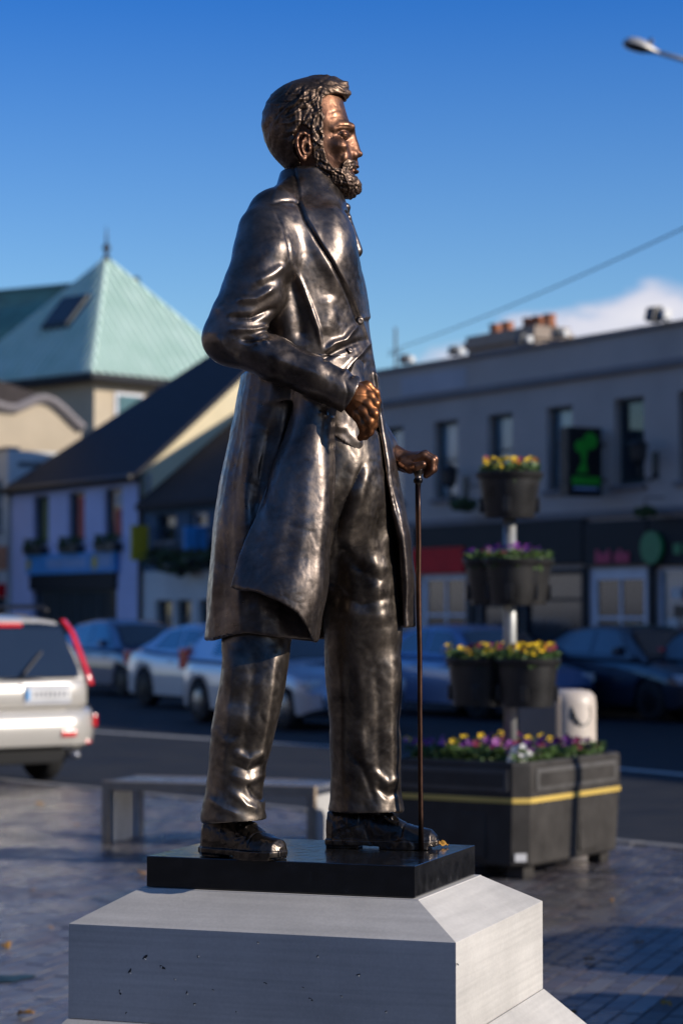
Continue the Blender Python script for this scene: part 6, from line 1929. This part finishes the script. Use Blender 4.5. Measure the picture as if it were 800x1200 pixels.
    for s_ in (1, -1):
        MB().box(L / 2 - .42, L / 2 - .10, s_ * W * .80 - .13, s_ * W * .80 + .10, lerp(S['top'], L / 2 - .3) - .22, lerp(S['top'], L / 2 - .3) - .08, .03).build('headlight', M_head, t)
        MB().box(-L / 2 - .003, -L / 2 + .26, s_ * W * .83 - .10, s_ * W * .83 + .085, S['tail'][0], S['tail'][1], .03).build('tail_light', M_tail, t)
        MB().box(S['mirror'] - .06, S['mirror'] + .08, s_ * (W + .10) - .09, s_ * (W + .10) + .09, S['base'] + .02, S['base'] + .16, .03).build('mirror', body_m, t)
        for hx in S.get('handles', (-.35, .45)): MB().box(hx - .09, hx + .09, s_ * W * 1.0 - .012, s_ * W * 1.0 + .022, S['base'] - .17, S['base'] - .14, .006).build('door_handle', body_m, t)
    return t

HATCH = dict(L=4.0, W=1.70, wh=(-1.27, 1.22), wr=.31, base=.93, top=[(-2.0, .80), (-1.93, .96), (-1.6, .97), (.9, .93), (1.15, .90), (1.7, .78), (1.93, .66), (2.0, .52)],
             roof=[(-1.9, .94), (-1.62, 1.30), (-1.35, 1.42), (-.6, 1.49), (.1, 1.47), (.45, 1.38), (1.15, .92)], g=(-1.88, 1.12),
             side_glass=[(-.98, -.38, -.92, -.38), (-.30, .72, -.30, .25)], rear_glass=(-1.84, -1.45), screen=(.46, 1.05), tail=(.78, 1.10), mirror=.62)
SALOON = dict(L=4.5, W=1.75, wh=(-1.35, 1.35), wr=.32, base=.95, top=[(-2.25, .75), (-2.2, .98), (-1.5, 1.03), (-.9, .98), (1.0, .94), (1.3, .90), (2.0, .78), (2.2, .66), (2.25, .5)],
              roof=[(-1.65, 1.0), (-.95, 1.38), (-.3, 1.45), (.3, 1.43), (.6, 1.34), (1.25, .92)], g=(-1.62, 1.22),
              side_glass=[(-1.10, -.20, -.78, -.20), (-.12, .85, -.12, .42)], rear_glass=(-1.55, -1.0), screen=(.60, 1.16), tail=(.72, .96), mirror=.75, rims=False)
D_CAR = FD
RN = np.array([-FN[0], -FN[1]])                              # the side of these cars that faces the square
def place(S, px, py):
    """origin for a car whose rear wheel on the near side touches the road at the pixel"""
    c = ground(px, py, ZR)[:2]
    return c - D_CAR * S['wh'][0] * 1.08 - RN * (S['W'] / 2 - .1) * 1.08
car('parked_car', 'silver hatchback parked behind the statue, its rear wheel left of the coat', place(HATCH, 239, 847), D_CAR, paint('paint_silver', (.36, .42, .52), .5), HATCH, 'cars parked across the street')
car('parked_car', 'silver-blue saloon parked between the white four-by-four and the silver hatchback', place(SALOON, 174, 828), D_CAR, paint('paint_silver_blue', (.30, .38, .50), .5), SALOON, 'cars parked across the street')
car('parked_car', 'dark blue car mostly hidden beyond the white four-by-four', place(HATCH, 84, 812), D_CAR, paint('paint_navy', (.05, .08, .16), .4), dict(HATCH, rims=False), 'cars parked across the street')
car('parked_car', 'blue car behind the walking stick and the left of the flower pots', place(SALOON, 452, 836), D_CAR, paint('paint_blue', (.10, .17, .34), .4), SALOON, 'cars parked across the street')
car('parked_car', 'near-black saloon parked behind the flower pots and litter bin', place(SALOON, 640, 838), D_CAR, paint('paint_black_blue', (.014, .022, .04), .3), SALOON, 'cars parked across the street')
car('parked_car', 'black hatchback cut by the right edge of the picture', place(HATCH, 800, 846), D_CAR, paint('paint_black', (.01, .013, .02), .3), dict(HATCH, rims=False), 'cars parked across the street')

for o in [q for q in COL.objects if q.name.startswith('parked_car')]: o.scale = (1.08, 1.08, 1.09)
# ---- the white four-by-four seen from behind
XT = dict(L=4.46, W=1.77, wh=(-1.32, 1.30), wr=.345, base=1.06, zb=.30, top=[(-2.23, .55), (-2.22, 1.03), (-2.1, 1.06), (.9, 1.03), (1.2, 1.0), (2.0, .90), (2.18, .74), (2.23, .6)],
          roof=[(-2.20, 1.03), (-2.02, 1.50), (-1.86, 1.64), (-1.4, 1.68), (0, 1.69), (.4, 1.62), (1.15, 1.02)], g=(-2.19, 1.14),
          side_glass=[(-1.90, -1.12, -1.72, -1.12), (-1.05, -.18, -1.05, -.18), (-.10, .80, -.10, .32)], rear_glass=(-2.16, -1.93), screen=(.44, 1.08), tail=(.40, .44), mirror=.70, handles=(-.95, .1))
hx_ = np.array([-.60, .80]); rgt = np.array([.80, .60])
c = ground(50, 914, ZR)[:2]
so = c + hx_ * 1.32 - rgt * (XT['W'] / 2 - .115)
M_white = paint('paint_white', (.50, .475, .43), .2, .3)
sv = car('white_suv', 'white four-by-four seen from behind at the left edge, red lamps up its corners', so, hx_, M_white, XT, cat='car')
X0 = -2.23
def xr(z): return lerp([(1.03, -2.205), (1.50, -2.02), (1.64, -1.86)], z)
# bumper with rounded corners
def ribbon(sec, y0, y1, n, name, m, par, bulge=.16):
    v = []; f = []; k = len(sec)
    for i in range(n + 1):
        y = y0 + (y1 - y0) * i / n; e = abs(y) / abs(y1); dx = bulge * max(0, (e - .55) / .45) ** 2.2
        v += [(x + dx, y, z) for x, z in sec]
    for i in range(n):
        for j in range(k): f.append((i * k + j, (i + 1) * k + j, (i + 1) * k + (j + 1) % k, i * k + (j + 1) % k))
    f.append(tuple(range(k))); f.append(tuple(n * k + j for j in range(k - 1, -1, -1)))
    return mesh_obj(name, v, f, m, par, True)
bp = ribbon([(-2.18, .36), (-2.30, .40), (-2.34, .52), (-2.33, .68), (-2.25, .75), (-2.0, .75), (-2.0, .40)], -.94, .94, 28, 'bumper', M_white, sv, .24)
md = bp.modifiers.new('e', 'EDGE_SPLIT'); md.split_angle = R(50)
for s_ in (1, -1):
    MB().box(-2.352, -2.325, s_ * .50 - .085, s_ * .50 + .085, .485, .545, .008).build('reflector', M_tail, bp)
    MB().box(-2.20, -2.09, s_ * .895 - .03, s_ * .895 + .022, .56, .69, .02).build('corner_lamp', M_tail, bp)
    # tall corner lamps climbing the pillars
    v = []; f = []; N = 10
    for i in range(N + 1):
        z = .98 + (1.62 - .98) * i / N; x = xr(z) - .02; w = .085 if z < 1.2 else .06
        inn = .80 - (z - .98) * .24
        v += [(x, s_ * (inn), z), (x - .012, s_ * (inn + .03), z), (x + .02, s_ * (inn + .075), z), (x + .16, s_ * (inn + .085), z)]
    for i in range(N):
        for k in range(3):
            q = (i * 4 + k, i * 4 + 4 + k, i * 4 + 5 + k, i * 4 + 1 + k); f.append(q)
    mesh_obj('corner_light', v, f, M_tail, sv, True)
    MB().tube([(-1.7, s_ * .60, 1.70), (-1.6, s_ * .60, 1.745), (.1, s_ * .58, 1.75), (.25, s_ * .58, 1.69)], .022, 8).build('roof_rail', M_trimb, sv, True)
# tailgate
tg = ribbon([(-2.235, .76), (-2.262, .80), (-2.258, 1.0), (-2.225, 1.035), (-2.15, 1.035), (-2.15, .76)], -.79, .79, 20, 'tailgate', M_white, sv, .06)
v = []
gl = mesh_obj('rear_glass', [(xr(1.06) - .03, -.70, 1.06), (xr(1.06) - .03, .70, 1.06), (xr(1.53) - .03, .60, 1.53), (xr(1.53) - .03, -.60, 1.53)], [(0, 1, 2, 3)], M_cglass, sv)
MB().box(-2.0, -1.93, -.14, .14, 1.545, 1.59, .01).build('high_brake_light', M_tail, gl)
MB().tube([(-2.25, -.0, 1.07), (-2.27, -.02, 1.10), (-2.15, -.28, 1.30)], .014, 6).build('wiper', M_trimb, gl)
MB().box(-2.27, -2.256, -.56, -.02, .80, .985, .01).build('plate_recess', mat('recess_grey', (.45, .46, .5), rough=.4), tg)
MB().box(-2.29, -2.262, -.54, .02, .985, 1.0, .004).build('chrome_strip', M_rim, tg)
np_ = MB().box(-2.285, -2.272, -.55, -.03, .84, .95, .004).build('number_plate', M_plate, tg)
MB().box(-2.288, -2.286, -.075, -.035, .845, .945).build('blue_band', M_blueF, np_)
for k in range(8):
    y = -.11 - k * .053
    MB().box(-2.288, -2.286, y - .030, y, .865, .93).build('plate_character', M_platetx, np_)
MB().tube([(-2.0, -.60, .30), (-2.31, -.62, .30)], .035, 12).build('exhaust', M_rim, sv, True)
MB().box(-2.2, -1.7, -.55, .45, .22, .36, .03).build('tow_guard', M_under, sv)
sv.scale = (1, 1, 1.055)
